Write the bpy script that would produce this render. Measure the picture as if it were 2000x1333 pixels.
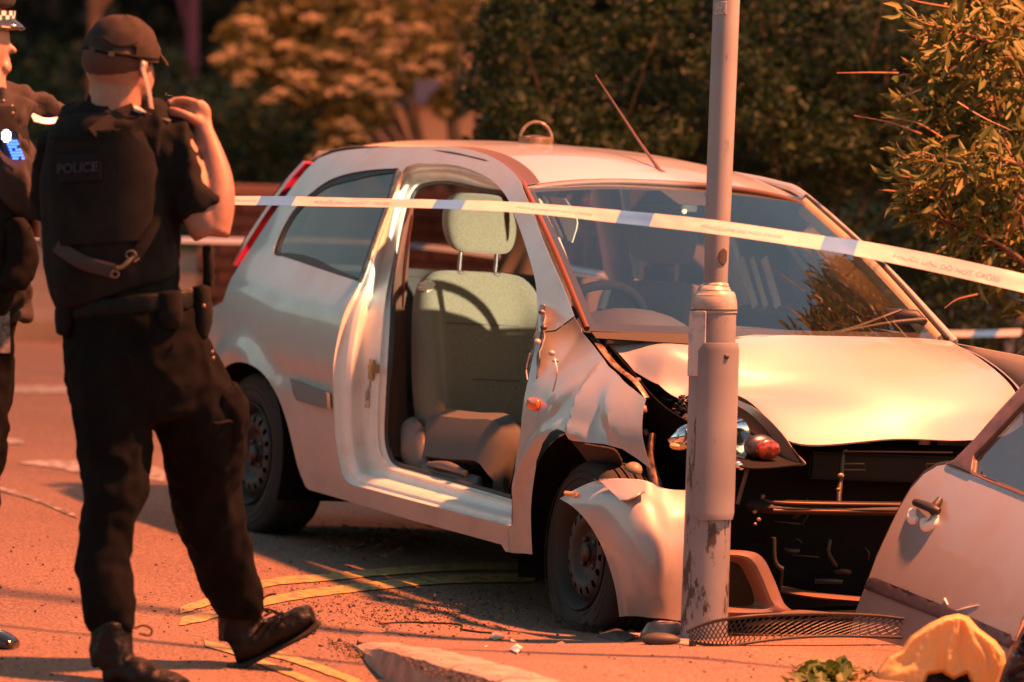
import bpy, bmesh, math, random
import numpy as np
from mathutils import Vector, Matrix, geometry, noise
random.seed(7); rng = np.random.default_rng(7)
for _o in list(bpy.data.objects): bpy.data.objects.remove(_o)
scene = bpy.context.scene
COL = scene.collection
rad = math.radians

# ------------------------------------------------------------------ camera
ROLL, PITCH, CAMH, FPX = rad(1.9), rad(3.9), 2.0, 10000.0
cp, sp, cr, sr = math.cos(PITCH), math.sin(PITCH), math.cos(ROLL), math.sin(ROLL)
F = np.array([0, cp, -sp]); U0 = np.array([0, sp, cp]); X0 = np.array([1., 0, 0])
RR = cr*X0 + sr*U0; UP = cr*U0 - sr*X0
CAM = np.array([0, 0, CAMH])
cd = bpy.data.cameras.new('camera'); cam = bpy.data.objects.new('camera', cd); COL.objects.link(cam)
cam.matrix_world = Matrix(((RR[0], UP[0], -F[0], 0), (RR[1], UP[1], -F[1], 0), (RR[2], UP[2], -F[2], CAMH), (0, 0, 0, 1)))
cd.lens = 180; cd.sensor_width = 36; cd.clip_start = .5; cd.clip_end = 600
cd.dof.use_dof = True; cd.dof.focus_distance = 16.1; cd.dof.aperture_fstop = 2.8
scene.camera = cam

# ------------------------------------------------------------------ light
w = bpy.data.worlds.new('World'); scene.world = w; w.use_nodes = True
nt = w.node_tree; bgn = nt.nodes['Background']
sky = nt.nodes.new('ShaderNodeTexSky'); sky.sky_type = 'NISHITA'; sky.sun_disc = False
sky.sun_elevation = rad(2.2); sky.sun_rotation = rad(100)
nt.links.new(sky.outputs[0], bgn.inputs[0]); bgn.inputs[1].default_value = 0.15
LAMP = Vector((3.3, 15.2, 6.8))
def lamp(name, loc, power, col, radius=.09, kind='POINT'):
    l = bpy.data.lights.new(name, kind); l.energy = power; l.color = col; l.shadow_soft_size = radius
    o = bpy.data.objects.new(name, l); o.location = loc; COL.objects.link(o); return o
lamp('street_light', LAMP, 3300, (1, .275, .10), .16)
lamp('far_street_light', (-1.6, 28.2, 4.8), 300, (1, .24, .06), .15)
scene.view_settings.view_transform = 'Standard'; scene.view_settings.look = 'None'
scene.view_settings.exposure = 1.9; scene.view_settings.gamma = 1
scene.render.engine = 'CYCLES'

# ------------------------------------------------------------------ calibrated frames
CR = np.array([[0.463644765104476, 0.8820894000577627, 0.08337758749778999], [0.10024029717965452, 0.04127736533661116, -0.9941066652689753], [-0.8803325591005651, 0.4692701454563292, -0.06928286924518856]])
CT = np.array([0.8752614578075673, 0.9553853907722843, 16.436064690931996])
C2W = np.array([RR, -UP, F]).T
LW = C2W @ CR; LT = C2W @ CT + CAM
CARM = Matrix([list(LW[0])+[LT[0]], list(LW[1])+[LT[1]], list(LW[2])+[LT[2]], [0, 0, 0, 1]])
CARI = CARM.inverted()
def ray(px, py): return np.array([(px-1000)/FPX, (py-666.5)/FPX, 1.])
def L(px, py, v, ax=1):
    "street-frame point seen at px,py on the plane axis=v (x along the car, y to its left, z up from the road)"
    d = CR.T @ ray(px, py); o = -CR.T @ CT
    t = (v-o[ax])/d[ax]; return Vector(o+t*d)
def LX(px, py, v): return L(px, py, v, 0)
def G(px, py, h=0.): return L(px, py, h, 2)
def W(px, py, D): return Vector(C2W @ (ray(px, py)*D) + CAM)
def l2w(p): return CARM @ Vector(p)
def w2l(p): return CARI @ Vector(p)

# ------------------------------------------------------------------ material helpers
MATS = {}
def mat(name, col, rough=.6, metal=0., noise_amt=.0, nscale=8., col2=None, bump=0., bscale=60., coat=0., emit=None, estr=0., alpha=1., trans=0., spec=.5, ramp=(.35, .65), detail=6., sheen=0.):
    if name in MATS: return MATS[name]
    m = bpy.data.materials.new(name); m.use_nodes = True; n = m.node_tree; b = n.nodes['Principled BSDF']
    b.inputs['Base Color'].default_value = (*col, 1); b.inputs['Roughness'].default_value = rough
    b.inputs['Metallic'].default_value = metal; b.inputs['Coat Weight'].default_value = coat
    b.inputs['Coat Roughness'].default_value = .08
    b.inputs['Specular IOR Level'].default_value = spec; b.inputs['Alpha'].default_value = alpha
    b.inputs['Transmission Weight'].default_value = trans; b.inputs['Sheen Weight'].default_value = sheen
    if emit: b.inputs['Emission Color'].default_value = (*emit, 1); b.inputs['Emission Strength'].default_value = estr
    tc = n.nodes.new('ShaderNodeTexCoord')
    if col2:
        nz = n.nodes.new('ShaderNodeTexNoise'); nz.inputs['Scale'].default_value = nscale; nz.inputs['Detail'].default_value = detail
        n.links.new(tc.outputs['Object'], nz.inputs['Vector'])
        r = n.nodes.new('ShaderNodeValToRGB'); r.color_ramp.elements[0].position = ramp[0]; r.color_ramp.elements[1].position = ramp[1]
        r.color_ramp.elements[0].color = (*col, 1); r.color_ramp.elements[1].color = (*col2, 1)
        n.links.new(nz.outputs['Fac'], r.inputs[0]); n.links.new(r.outputs[0], b.inputs['Base Color'])
    if bump:
        nb = n.nodes.new('ShaderNodeTexNoise'); nb.inputs['Scale'].default_value = bscale; nb.inputs['Detail'].default_value = 5
        n.links.new(tc.outputs['Object'], nb.inputs['Vector'])
        bm_ = n.nodes.new('ShaderNodeBump'); bm_.inputs['Strength'].default_value = bump; bm_.inputs['Distance'].default_value = .02
        n.links.new(nb.outputs['Fac'], bm_.inputs['Height']); n.links.new(bm_.outputs[0], b.inputs['Normal'])
    MATS[name] = m; return m

def asphalt(name, base, patch, fine=95.):
    m = bpy.data.materials.new(name); m.use_nodes = True; n = m.node_tree; b = n.nodes['Principled BSDF']
    tc = n.nodes.new('ShaderNodeTexCoord')
    def nz(s, d, dist=0.):
        a = n.nodes.new('ShaderNodeTexNoise'); a.inputs['Scale'].default_value = s; a.inputs['Detail'].default_value = d
        a.inputs['Distortion'].default_value = dist
        n.links.new(tc.outputs['Object'], a.inputs['Vector']); return a
    a = nz(1.3, 6, .6); c = nz(fine, 2); e = nz(9, 5, .4)
    def mix(f, c1, c2):
        x = n.nodes.new('ShaderNodeMix'); x.data_type = 'RGBA'
        for s, v in ((0, f), (6, c1), (7, c2)):
            if isinstance(v, (int, float)): x.inputs[s].default_value = v
            elif isinstance(v, tuple): x.inputs[s].default_value = (*v, 1)
            else: n.links.new(v, x.inputs[s])
        return x.outputs[2]
    def rmp(o, p0, p1):
        r = n.nodes.new('ShaderNodeMapRange'); r.inputs[1].default_value = p0; r.inputs[2].default_value = p1
        n.links.new(o, r.inputs[0]); return r.outputs[0]
    k = mix(rmp(a.outputs['Fac'], .4, .62), base, patch)
    k2 = mix(rmp(c.outputs['Fac'], .54, .68), k, tuple(min(1, v*1.8) for v in base))
    k3 = mix(rmp(c.outputs['Fac'], .46, .34), k2, tuple(v*.5 for v in base))
    k4 = mix(rmp(e.outputs['Fac'], .66, .78), k3, tuple(v*.45 for v in base))
    n.links.new(k4, b.inputs['Base Color']); b.inputs['Roughness'].default_value = .85
    bp = n.nodes.new('ShaderNodeBump'); bp.inputs['Strength'].default_value = .9; bp.inputs['Distance'].default_value = .006
    n.links.new(c.outputs['Fac'], bp.inputs['Height']); n.links.new(bp.outputs[0], b.inputs['Normal'])
    MATS[name] = m; return m

def dirtpaint(name, col, dirt=(.20, .14, .105), rough=.42, metal=.45):
    "silver car paint: flake base, clear coat, road film gathering low down and in blotches"
    m = bpy.data.materials.new(name); m.use_nodes = True; n = m.node_tree; b = n.nodes['Principled BSDF']
    tc = n.nodes.new('ShaderNodeTexCoord'); sx = n.nodes.new('ShaderNodeSeparateXYZ'); n.links.new(tc.outputs['Object'], sx.inputs[0])
    nz = n.nodes.new('ShaderNodeTexNoise'); nz.inputs['Scale'].default_value = 5; nz.inputs['Detail'].default_value = 9; nz.inputs['Roughness'].default_value = .65
    n.links.new(tc.outputs['Object'], nz.inputs['Vector'])
    mr = n.nodes.new('ShaderNodeMapRange'); mr.inputs[1].default_value = .75; mr.inputs[2].default_value = .1; n.links.new(sx.outputs[2], mr.inputs[0])
    mu = n.nodes.new('ShaderNodeMath'); mu.operation = 'MULTIPLY_ADD'; n.links.new(mr.outputs[0], mu.inputs[0]); mu.inputs[1].default_value = .55
    m2 = n.nodes.new('ShaderNodeMapRange'); m2.inputs[1].default_value = .42; m2.inputs[2].default_value = .8; m2.inputs[4].default_value = .35; n.links.new(nz.outputs['Fac'], m2.inputs[0])
    n.links.new(m2.outputs[0], mu.inputs[2])
    mx = n.nodes.new('ShaderNodeMix'); mx.data_type = 'RGBA'; mx.inputs[6].default_value = (*col, 1); mx.inputs[7].default_value = (*dirt, 1)
    mu.use_clamp = True; n.links.new(mu.outputs[0], mx.inputs[0]); n.links.new(mx.outputs[2], b.inputs['Base Color'])
    mt = n.nodes.new('ShaderNodeMapRange'); mt.inputs[3].default_value = metal; mt.inputs[4].default_value = 0; n.links.new(mu.outputs[0], mt.inputs[0]); n.links.new(mt.outputs[0], b.inputs['Metallic'])
    rr = n.nodes.new('ShaderNodeMapRange'); rr.inputs[3].default_value = rough; rr.inputs[4].default_value = .7; n.links.new(mu.outputs[0], rr.inputs[0]); n.links.new(rr.outputs[0], b.inputs['Roughness'])
    cc = n.nodes.new('ShaderNodeMapRange'); cc.inputs[3].default_value = .8; cc.inputs[4].default_value = .1; n.links.new(mu.outputs[0], cc.inputs[0]); n.links.new(cc.outputs[0], b.inputs['Coat Weight'])
    b.inputs['Coat Roughness'].default_value = .07
    MATS[name] = m; return m

def glass(name, tint, dens=.5, refl=1.0, rough=.02):
    "thin pane: fresnel mirror over tinted see-through"
    m = bpy.data.materials.new(name); m.use_nodes = True; n = m.node_tree
    for x in list(n.nodes): n.nodes.remove(x)
    out = n.nodes.new('ShaderNodeOutputMaterial'); t = n.nodes.new('ShaderNodeBsdfTransparent'); t.inputs[0].default_value = (*tint, 1)
    g = n.nodes.new('ShaderNodeBsdfGlossy'); g.inputs['Roughness'].default_value = rough
    fr = n.nodes.new('ShaderNodeFresnel'); fr.inputs[0].default_value = 1.5
    mu = n.nodes.new('ShaderNodeMath'); mu.operation = 'MULTIPLY'; mu.inputs[1].default_value = refl; mu.use_clamp = True
    n.links.new(fr.outputs[0], mu.inputs[0])
    ms = n.nodes.new('ShaderNodeMixShader'); n.links.new(mu.outputs[0], ms.inputs[0]); n.links.new(t.outputs[0], ms.inputs[1]); n.links.new(g.outputs[0], ms.inputs[2])
    # a film of dust
    df = n.nodes.new('ShaderNodeBsdfDiffuse'); df.inputs[0].default_value = (.35, .35, .38, 1)
    nz = n.nodes.new('ShaderNodeTexNoise'); nz.inputs['Scale'].default_value = 3; nz.inputs['Detail'].default_value = 6
    tc = n.nodes.new('ShaderNodeTexCoord'); n.links.new(tc.outputs['Object'], nz.inputs['Vector'])
    mr = n.nodes.new('ShaderNodeMapRange'); mr.inputs[1].default_value = .3; mr.inputs[2].default_value = .8; mr.inputs[3].default_value = dens*.5; mr.inputs[4].default_value = dens
    n.links.new(nz.outputs['Fac'], mr.inputs[0])
    m2 = n.nodes.new('ShaderNodeMixShader'); n.links.new(mr.outputs[0], m2.inputs[0]); n.links.new(ms.outputs[0], m2.inputs[1]); n.links.new(df.outputs[0], m2.inputs[2])
    n.links.new(m2.outputs[0], out.inputs[0]); MATS[name] = m; return m

PAINT = dirtpaint('silver_paint', (.44, .44, .445))
PAINT_IN = mat('jamb_paint', (.72, .72, .68), .45, 0, coat=.25, col2=(.62, .58, .53), nscale=14, ramp=(.5, .8))
DOORP = dirtpaint('door_paint', (.38, .37, .39), rough=.38)
BLACKP = mat('black_plastic', (.022, .021, .022), .55, bump=.1, bscale=300)
DARKIN = mat('dark_interior', (.018, .017, .019), .8)
DARKMET = mat('dark_metal', (.03, .027, .025), .5, .3, col2=(.07, .045, .03), nscale=18)
RUBBER = mat('rubber', (.010, .009, .009), .85, col2=(.024, .019, .016), nscale=6, bump=.15, bscale=90)
STEELW = mat('steel_wheel', (.018, .016, .016), .65, .1, col2=(.035, .029, .025), nscale=9)
TRIMG = mat('grey_trim', (.13, .125, .13), .6, bump=.1, bscale=200)
CHROME = mat('chrome', (.8, .8, .82), .12, 1.)
SEATF = mat('seat_fabric', (.125, .12, .08), .95, col2=(.165, .16, .11), nscale=160, bump=.25, bscale=400, sheen=.3)
SEATD = mat('seat_dark_fabric', (.10, .095, .09), .95, bump=.2, bscale=300)
AMBER = mat('amber_plastic', (.85, .13, .02), .25, coat=1., emit=None)
REDL = mat('red_lens', (.36, .008, .02), .15, coat=1.)
WS_GLASS = glass('windscreen_glass', (.92, .92, .84), .007, .38)
SIDE_GLASS = glass('side_glass', (.45, .5, .5), .015, 1.3)

# ------------------------------------------------------------------ object helpers
def setp(o, label=None, cat=None, group=None, kind=None):
    if label: o['label'] = label
    if cat: o['category'] = cat
    if group: o['group'] = group
    if kind: o['kind'] = kind
    return o
def empty(name, loc, label, cat, group=None, M=None):
    o = bpy.data.objects.new(name, None); COL.objects.link(o); o.empty_display_size = .2
    o.matrix_world = M if M else Matrix.Translation(loc)
    EMW[o.name] = o.matrix_world.copy()
    return setp(o, label, cat, group)
EMW = {}
def mk(name, verts, faces, m, parent=None, smooth=True, mats=None, fm=None):
    me = bpy.data.meshes.new(name); me.from_pydata([tuple(v) for v in verts], [], [tuple(f) for f in faces]); me.update()
    for x in (mats or [m]): me.materials.append(x)
    if fm is not None: me.polygons.foreach_set('material_index', fm)
    if smooth: me.polygons.foreach_set('use_smooth', [True]*len(me.polygons))
    o = bpy.data.objects.new(name, me); COL.objects.link(o)
    if parent is not None: o.parent = parent
    return o
def from_bm(name, bm, m, parent=None, smooth=True):
    me = bpy.data.meshes.new(name); bm.to_mesh(me); bm.free(); me.materials.append(m)
    if smooth: me.polygons.foreach_set('use_smooth', [True]*len(me.polygons))
    o = bpy.data.objects.new(name, me); COL.objects.link(o)
    if parent is not None: o.parent = parent
    return o
def bake(o):
    dg = bpy.context.evaluated_depsgraph_get(); me = bpy.data.meshes.new_from_object(o.evaluated_get(dg)); o.modifiers.clear()
    old = o.data; o.data = me; bpy.data.meshes.remove(old); return o
def thick(o, t, off=0., bevel=0., sharp=35):
    s = o.modifiers.new('s', 'SOLIDIFY'); s.thickness = t; s.offset = off
    if bevel:
        b = o.modifiers.new('b', 'BEVEL'); b.width = bevel; b.segments = 2; b.limit_method = 'ANGLE'; b.angle_limit = rad(50)
    e = o.modifiers.new('e', 'EDGE_SPLIT'); e.split_angle = rad(sharp)
    return o
def cr1(p, n):
    "catmull-rom through the rows of array p (k,3) -> (n,3)"
    p = np.asarray(p, float); k = len(p)
    if k == 2: t = np.linspace(0, 1, n)[:, None]; return p[0]*(1-t)+p[1]*t
    q = np.vstack([2*p[0]-p[1], p, 2*p[-1]-p[-2]]); out = []
    for t in np.linspace(0, k-1-1e-9, n):
        i = int(t); f = t-i; a, b, c, d = q[i:i+4]
        out.append(.5*((2*b)+(-a+c)*f+(2*a-5*b+4*c-d)*f*f+(-a+3*b-3*c+d)*f**3))
    return np.array(out)
def patch(name, rows, nu, nv, m, parent=None, t=0., linv=False, disp=None, bevel=0., off=0., dense=None):
    rows = [cr1([tuple(p) for p in r], nu) for r in rows]; A = np.array(rows)
    if linv: g = A
    else: g = np.array([cr1(A[:, j], nv) for j in range(nu)]).transpose(1, 0, 2)
    n1, n2 = g.shape[:2]
    if disp is not None:
        g = np.array([[disp(i/(n1-1), j/(n2-1), g[i, j]) for j in range(n2)] for i in range(n1)])
    V = g.reshape(-1, 3); Fc = [(i*n2+j, i*n2+j+1, (i+1)*n2+j+1, (i+1)*n2+j) for i in range(n1-1) for j in range(n2-1)]
    o = mk(name, V, Fc, m, parent)
    if t: thick(o, t, off, bevel)
    return o
def inside(p, poly):
    x, y = p; c = False; n = len(poly); j = n-1
    for i in range(n):
        a, b = poly[i], poly[j]
        if (a[1] > y) != (b[1] > y) and x < (b[0]-a[0])*(y-a[1])/(b[1]-a[1])+a[0]: c = not c
        j = i
    return c
def resample(poly, step):
    out = []
    for i in range(len(poly)):
        a = Vector(poly[i]); b = Vector(poly[(i+1) % len(poly)]); k = max(1, int((b-a).length/step))
        for j in range(k): out.append(tuple(a.lerp(b, j/k)))
    return out
def segd(p, poly):
    best = 9
    for i in range(len(poly)):
        a = Vector(poly[i]); b = Vector(poly[(i+1) % len(poly)]); d = b-a; l = d.length_squared
        t = 0 if l == 0 else max(0, min(1, (Vector(p)-a).dot(d)/l)); best = min(best, (a+d*t-Vector(p)).length)
    return best
def sheet(name, outer, holes, step, lift, m, parent=None, t=0., bevel=0., off=-1., sharp=35):
    "a curved panel: 2-D outline with holes, filled with an even grid, each point lifted to 3-D"
    rings = [resample(outer, step)]+[resample(h, step) for h in holes]
    pts = []; edges = []
    for r in rings:
        b = len(pts); pts += r; edges += [(b+i, b+(i+1) % len(r)) for i in range(len(r))]
    xs = [p[0] for p in outer]; ys = [p[1] for p in outer]
    y = min(ys)
    k = 0
    while y < max(ys):
        x = min(xs) + (step*.5 if k % 2 else 0)
        while x < max(xs):
            if inside((x, y), rings[0]) and not any(inside((x, y), h) for h in rings[1:]) and min(segd((x, y), r) for r in ([outer]+list(holes))) > step*.45: pts.append((x, y))
            x += step
        y += step*.87; k += 1
    v, e, f, *_ = geometry.delaunay_2d_cdt([Vector(p) for p in pts], edges, [], 0, 1e-6)
    F2 = []
    for t3 in f:
        c = sum((v[i] for i in t3), Vector((0, 0)))/3
        if inside(c, rings[0]) and not any(inside(c, h) for h in rings[1:]): F2.append(t3)
    o = mk(name, [lift(p[0], p[1]) for p in v], F2, m, parent)
    if t: thick(o, t, off, bevel, sharp)
    return o
def box(bm, c, s, M=None):
    r = bmesh.ops.create_cube(bm, size=1.); vs = r['verts']
    for v in vs:
        v.co = Vector((v.co.x*s[0], v.co.y*s[1], v.co.z*s[2]))
        if M: v.co = M @ v.co
        v.co += Vector(c)
    return vs
def boxo(name, c, s, m, parent=None, bevel=.004, M=None):
    bm = bmesh.new(); box(bm, c, s, M)
    if bevel: bmesh.ops.bevel(bm, geom=bm.edges[:], offset=bevel, segments=2, affect='EDGES')
    o = from_bm(name, bm, m, parent, False); return o
def tubem(pts, rads, n=12, ref=(0, 0, 1), caps=True):
    "swept elliptical tube: rads = r or (ra, rb) per point; ra lies across ref"
    P = [Vector(p) for p in pts]; V = []; Fc = []
    ref = Vector(ref)
    for i, p in enumerate(P):
        a = P[max(0, i-1)]; b = P[min(len(P)-1, i+1)]; t = (b-a).normalized()
        s = t.cross(ref)
        if s.length < 1e-3: s = t.cross(Vector((.3, .9, .1)))
        s.normalize(); u = s.cross(t).normalized()
        r = rads[i] if isinstance(rads, list) else rads
        ra, rb = r if isinstance(r, (tuple, list)) else (r, r)
        V += [p+s*ra*math.cos(2*math.pi*k/n)+u*rb*math.sin(2*math.pi*k/n) for k in range(n)]
    for i in range(len(P)-1):
        Fc += [(i*n+k, i*n+(k+1) % n, (i+1)*n+(k+1) % n, (i+1)*n+k) for k in range(n)]
    if caps: Fc += [tuple(range(n-1, -1, -1)), tuple((len(P)-1)*n+k for k in range(n))]
    return V, Fc
def tube(name, pts, rads, m, parent=None, n=12, ref=(0, 0, 1), smoothn=0):
    if smoothn:
        R_ = [r if isinstance(r, (tuple, list)) else (r, r) for r in (rads if isinstance(rads, list) else [rads]*len(pts))]
        q = cr1([tuple(p)+tuple(r) for p, r in zip(pts, R_)], smoothn); pts = [Vector(x[:3]) for x in q]; rads = [(x[3], x[4]) for x in q]
    V, Fc = tubem(pts, rads, n, ref); o = mk(name, V, Fc, m, parent)
    e = o.modifiers.new('e', 'EDGE_SPLIT'); e.split_angle = rad(50); return o
def multi(parts):
    V = []; Fc = []
    for v, f in parts:
        b = len(V); V += list(v); Fc += [tuple(i+b for i in x) for x in f]
    return V, Fc
def lathe(name, prof, M, m, parent=None, n=48):
    "profile (axial, radius) spun about local x"
    V = []; Fc = []
    for a, r in prof:
        V += [M @ Vector((a, r*math.cos(2*math.pi*k/n), r*math.sin(2*math.pi*k/n))) for k in range(n)]
    for i in range(len(prof)-1): Fc += [(i*n+k, i*n+(k+1) % n, (i+1)*n+(k+1) % n, (i+1)*n+k) for k in range(n)]
    o = mk(name, V, Fc, m, parent); e = o.modifiers.new('e', 'EDGE_SPLIT'); e.split_angle = rad(40); return o
def blob(name, parts, m, parent=None, voxel=.012, smooth=4, wr=0., wscale=9., wstretch=(1, 1, .45)):
    "union of lofted volumes remeshed into one continuous surface, with optional cloth folds"
    V, Fc = multi(parts); o = mk(name, V, Fc, m, parent)
    r = o.modifiers.new('r', 'REMESH'); r.mode = 'VOXEL'; r.voxel_size = voxel; r.use_smooth_shade = True
    if smooth: s = o.modifiers.new('s', 'SMOOTH'); s.factor = .5; s.iterations = smooth
    bpy.context.view_layer.update(); bake(o)
    if wr:
        me = o.data; n = len(me.vertices); co = np.empty(n*3); me.vertices.foreach_get('co', co); co = co.reshape(-1, 3)
        no = np.array([v.normal[:] for v in me.vertices])
        k = np.array([1-abs(noise.noise(Vector((c[0]*wscale*wstretch[0], c[1]*wscale*wstretch[1], c[2]*wscale*wstretch[2]))))*2.2 + .5*noise.noise(Vector(c*wscale*2.3)) for c in co])
        co += no*(k[:, None]-.5)*wr; me.vertices.foreach_set('co', co.ravel()); me.update()
    me = o.data; me.polygons.foreach_set('use_smooth', [True]*len(me.polygons))
    if not me.materials: me.materials.append(m)
    return o
def ell(c, r, M=None, n=16, k=10):
    V = []; Fc = []
    for i in range(k+1):
        th = math.pi*i/k
        for j in range(n):
            ph = 2*math.pi*j/n; p = Vector((r[0]*math.sin(th)*math.cos(ph), r[1]*math.sin(th)*math.sin(ph), r[2]*math.cos(th)))
            if M: p = M @ p
            V.append(Vector(c)+p)
    for i in range(k): Fc += [(i*n+j, (i+1)*n+j, (i+1)*n+(j+1) % n, i*n+(j+1) % n) for j in range(n)]
    return V, Fc
def textm(name, body, size, origin, xdir, ydir, m, parent=None, extr=.0008, bold=0.):
    c = bpy.data.curves.new(name, 'FONT'); c.body = body; c.size = size; c.extrude = extr; c.align_x = 'CENTER'; c.align_y = 'CENTER'; c.offset = bold
    o = bpy.data.objects.new(name, c); COL.objects.link(o); bpy.context.view_layer.update()
    me = bpy.data.meshes.new_from_object(o.evaluated_get(bpy.context.evaluated_depsgraph_get())); bpy.data.objects.remove(o)
    x = Vector(xdir).normalized(); y = Vector(ydir).normalized(); z = x.cross(y)
    Mx = Matrix((x, y, z)).transposed().to_4x4(); Mx.translation = Vector(origin)
    me.transform(Mx); me.materials.append(m); o = bpy.data.objects.new(name, me); COL.objects.link(o)
    if parent: o.parent = parent
    return o
# the headlamp beam of a vehicle standing ahead of the wreck, out of the picture
_a = l2w((8.0, 1.3, 1.92)); _b = l2w((-1.5, -.38, 1.16))
hb = lamp('vehicle_beam', _a, 4300, (1, .82, .64), .06, 'SPOT'); hb.data.spot_size = rad(4.9); hb.data.spot_blend = .35
hb.rotation_euler = (_b-_a).to_track_quat('-Z', 'Y').to_euler()


# ================================================================== wrecked car (geometry in its own frame)
car = empty('wrecked_car', None, 'crashed silver hatchback without its driver door, nose crumpled against the lamp post', 'car', M=CARM)
def interp(x, kn):
    xs = [k[0] for k in kn]; ys = [k[1] for k in kn]; return float(np.interp(x, xs, ys))
_zk = np.array([(.10, .775), (.16, .79), (.22, .80), (.30, .812), (.40, .826), (.52, .838), (.65, .843), (.76, .838), (.84, .825), (.90, .803), (.95, .768), (1.05, .727), (1.2, .663), (1.33, .600), (1.38, .570), (1.42, .53), (1.45, .50), (1.5, .46)])
def _sm(kn, x):
    s = 0.; ws = 0.
    for d in (-.06, -.045, -.03, -.015, 0, .015, .03, .045, .06): s += np.interp(x+d, kn[:, 0], kn[:, 1])
    return s/9
HF, HR = (.0, .27), (-2.495, .275)
def side_y(x, z):
    y = _sm(_zk, z)
    if x < -2.2: y -= .11*min(1.3, ((-2.2-x)/.95))**2.2
    if x > .05: y -= .26*((x-.05)/.62)**2
    r = math.hypot(x-HR[0], z-HR[1]); y += .022*math.exp(-((r-.36)/.045)**2)*(1 if z > .2 else 0)
    y -= .012*math.exp(-((z-.60)/.035)**2)*(1 if x < -1.75 and r > .45 else 0)   # swage hollow
    return y
def S(px, py, f=side_y):
    y = -.8
    for _ in range(30): p = L(px, py, y); y = .6*y-.4*f(p.x, p.z)
    p = L(px, py, y); return (p.x, p.z)
def SL(lst, f=side_y): return [S(a, b, f) for a, b in lst]
def lift_side(x, z): return (x, -side_y(x, z), z)

ap_out = [(1050, 592), (1045, 545), (1024, 472), (1003, 415), (985, 378), (952, 347), (900, 326), (850, 320), (810, 321), (786, 336), (765, 385), (741, 450), (716, 520), (699, 562), (672, 614), (654, 693), (651, 759), (654, 845), (663, 905), (679, 942), (730, 958), (850, 990), (999, 1029)]
ap_in = [(1054, 592), (1049, 545), (1029, 472), (1008, 415), (985, 385), (950, 370), (885, 357), (845, 357), (816, 366), (801, 390), (790, 430), (781, 480), (774, 530), (767, 575), (765, 625), (761, 700), (757, 770), (754, 845), (760, 885), (775, 907), (812, 919), (900, 944), (1000, 973)]
roof_seam = [(622, 310), (660, 297), (720, 290), (800, 287), (880, 288), (930, 296), (970, 312), (1000, 334), (1018, 357)]
ws_edge = [(1040, 412), (1065, 480), (1100, 560), (1122, 618)]
def SM(lst, n=26): return SL([tuple(p) for p in cr1(lst, n)])
outer = SM(roof_seam)+SM(ws_edge, 12)+SL([(1085, 645), (1052, 650)])+SM(ap_out, 90)
# round the front foot of the door opening, then sill bottom
outer += SL([(992, 1036), (980, 1064), (900, 1042), (804, 1016), (700, 985), (650, 970), (604, 957)])
arch_r = SM([(597, 950), (583, 915), (572, 870), (560, 822), (543, 775), (520, 737), (496, 716), (467, 707), (442, 716), (428, 735)])
outer += arch_r + [(-2.87, .40), (-2.90, .26), (-3.08, .26), (-3.12, .45), (-3.10, .70)] + SL([(436, 590), (452, 545), (470, 515)]) + SL([(500, 470), (560, 382), (596, 335)])
win_hole = SM([(541, 501), (535, 492), (548, 455), (575, 410), (622, 366), (665, 344), (720, 333), (779, 329)], 30)+SM([(779, 329), (762, 385), (735, 460), (702, 551)], 14)[1:]+SM([(702, 551), (640, 531), (560, 504), (541, 501)], 10)[1:-1]
body = sheet('body_side', outer, [win_hole], .030, lift_side, PAINT, car, .0012, off=1, sharp=60)
# quarter window
def lift_win(d): return lambda x, z: (x, -side_y(x, z)+d, z)
def shrink(poly, d):
    c = sum((Vector(p) for p in poly), Vector((0, 0)))/len(poly)
    return [tuple(Vector(p)+(c-Vector(p)).normalized()*d) for p in poly]
wo = shrink(win_hole, -.004); wi = shrink(win_hole, .028)
sheet('window_seal', wo, [wi], .03, lift_win(.004), BLACKP, car, .003)
sheet('quarter_window', shrink(win_hole, .002), [], .06, lift_win(.008), SIDE_GLASS, car)
wt = SL([(779, 329), (788, 338), (768, 388), (741, 455), (708, 552), (701, 551), (735, 460), (762, 385)])
sheet('window_trim', wt, [], .02, lift_win(-.004), mat('worn_trim', (.30, .26, .2), .5, .2, col2=(.08, .05, .04), nscale=30), car, .004)
# black/bluish protection strip on the quarter panel
rs = SL([(577, 741), (649, 769), (651, 800), (590, 783)])
sheet('rub_strip', rs, [], .03, lambda x, z: (x, -side_y(x, z)-.010, z), TRIMG, car, .012, .002, off=1)

# door aperture: stepped flanges from the outer skin to the inner weld flange
fr = [0, .05, .13, .17, .29, .34, .45, .50, .78, .82, .86, 1.]
ins = [.001, .010, .024, .016, .032, .036, .075, .080, .098, .086, .104, .118]
rows = []
for f_, i_ in zip(fr, ins):
    r = []
    for k, ((ax, ay), (bx, by)) in enumerate(zip(ap_out, ap_in)):
        px = ax+(bx-ax)*f_; py = ay+(by-ay)*f_
        if k < 5:
            x, z = S(ax, ay); b = Vector((x, -side_y(x, z), z)); r.append(tuple(b+Vector((.10*f_*(1-k/6), i_*.9, 0)))); continue
        if k == len(ap_out)-1: pass
        y = -.8
        for _ in range(8):
            p = L(px, py, y); y = -side_y(p.x, p.z)+i_*(1 if k < 9 else 1)
        r.append(tuple(L(px, py, y)))
    rows.append(r)
rows = [cr1(r, 120) for r in rows]
V = np.array(rows).reshape(-1, 3); n2 = 120
jf = [(i*n2+j, i*n2+j+1, (i+1)*n2+j+1, (i+1)*n2+j) for i in range(len(fr)-1) for j in range(n2-1)]
jamb = mk('door_frame', V, jf, PAINT_IN, car); jamb.modifiers.new('b', 'SUBSURF').levels = 1
jamb.modifiers['b'].render_levels = 2
# rubber seal round the inner flange
sealp = [tuple(Vector(p)+Vector((0, .004, 0))) for p in rows[-1]]
tube('door_seal', [Vector(p) for p in sealp[12:]], .010, BLACKP, car, n=8)
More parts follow.
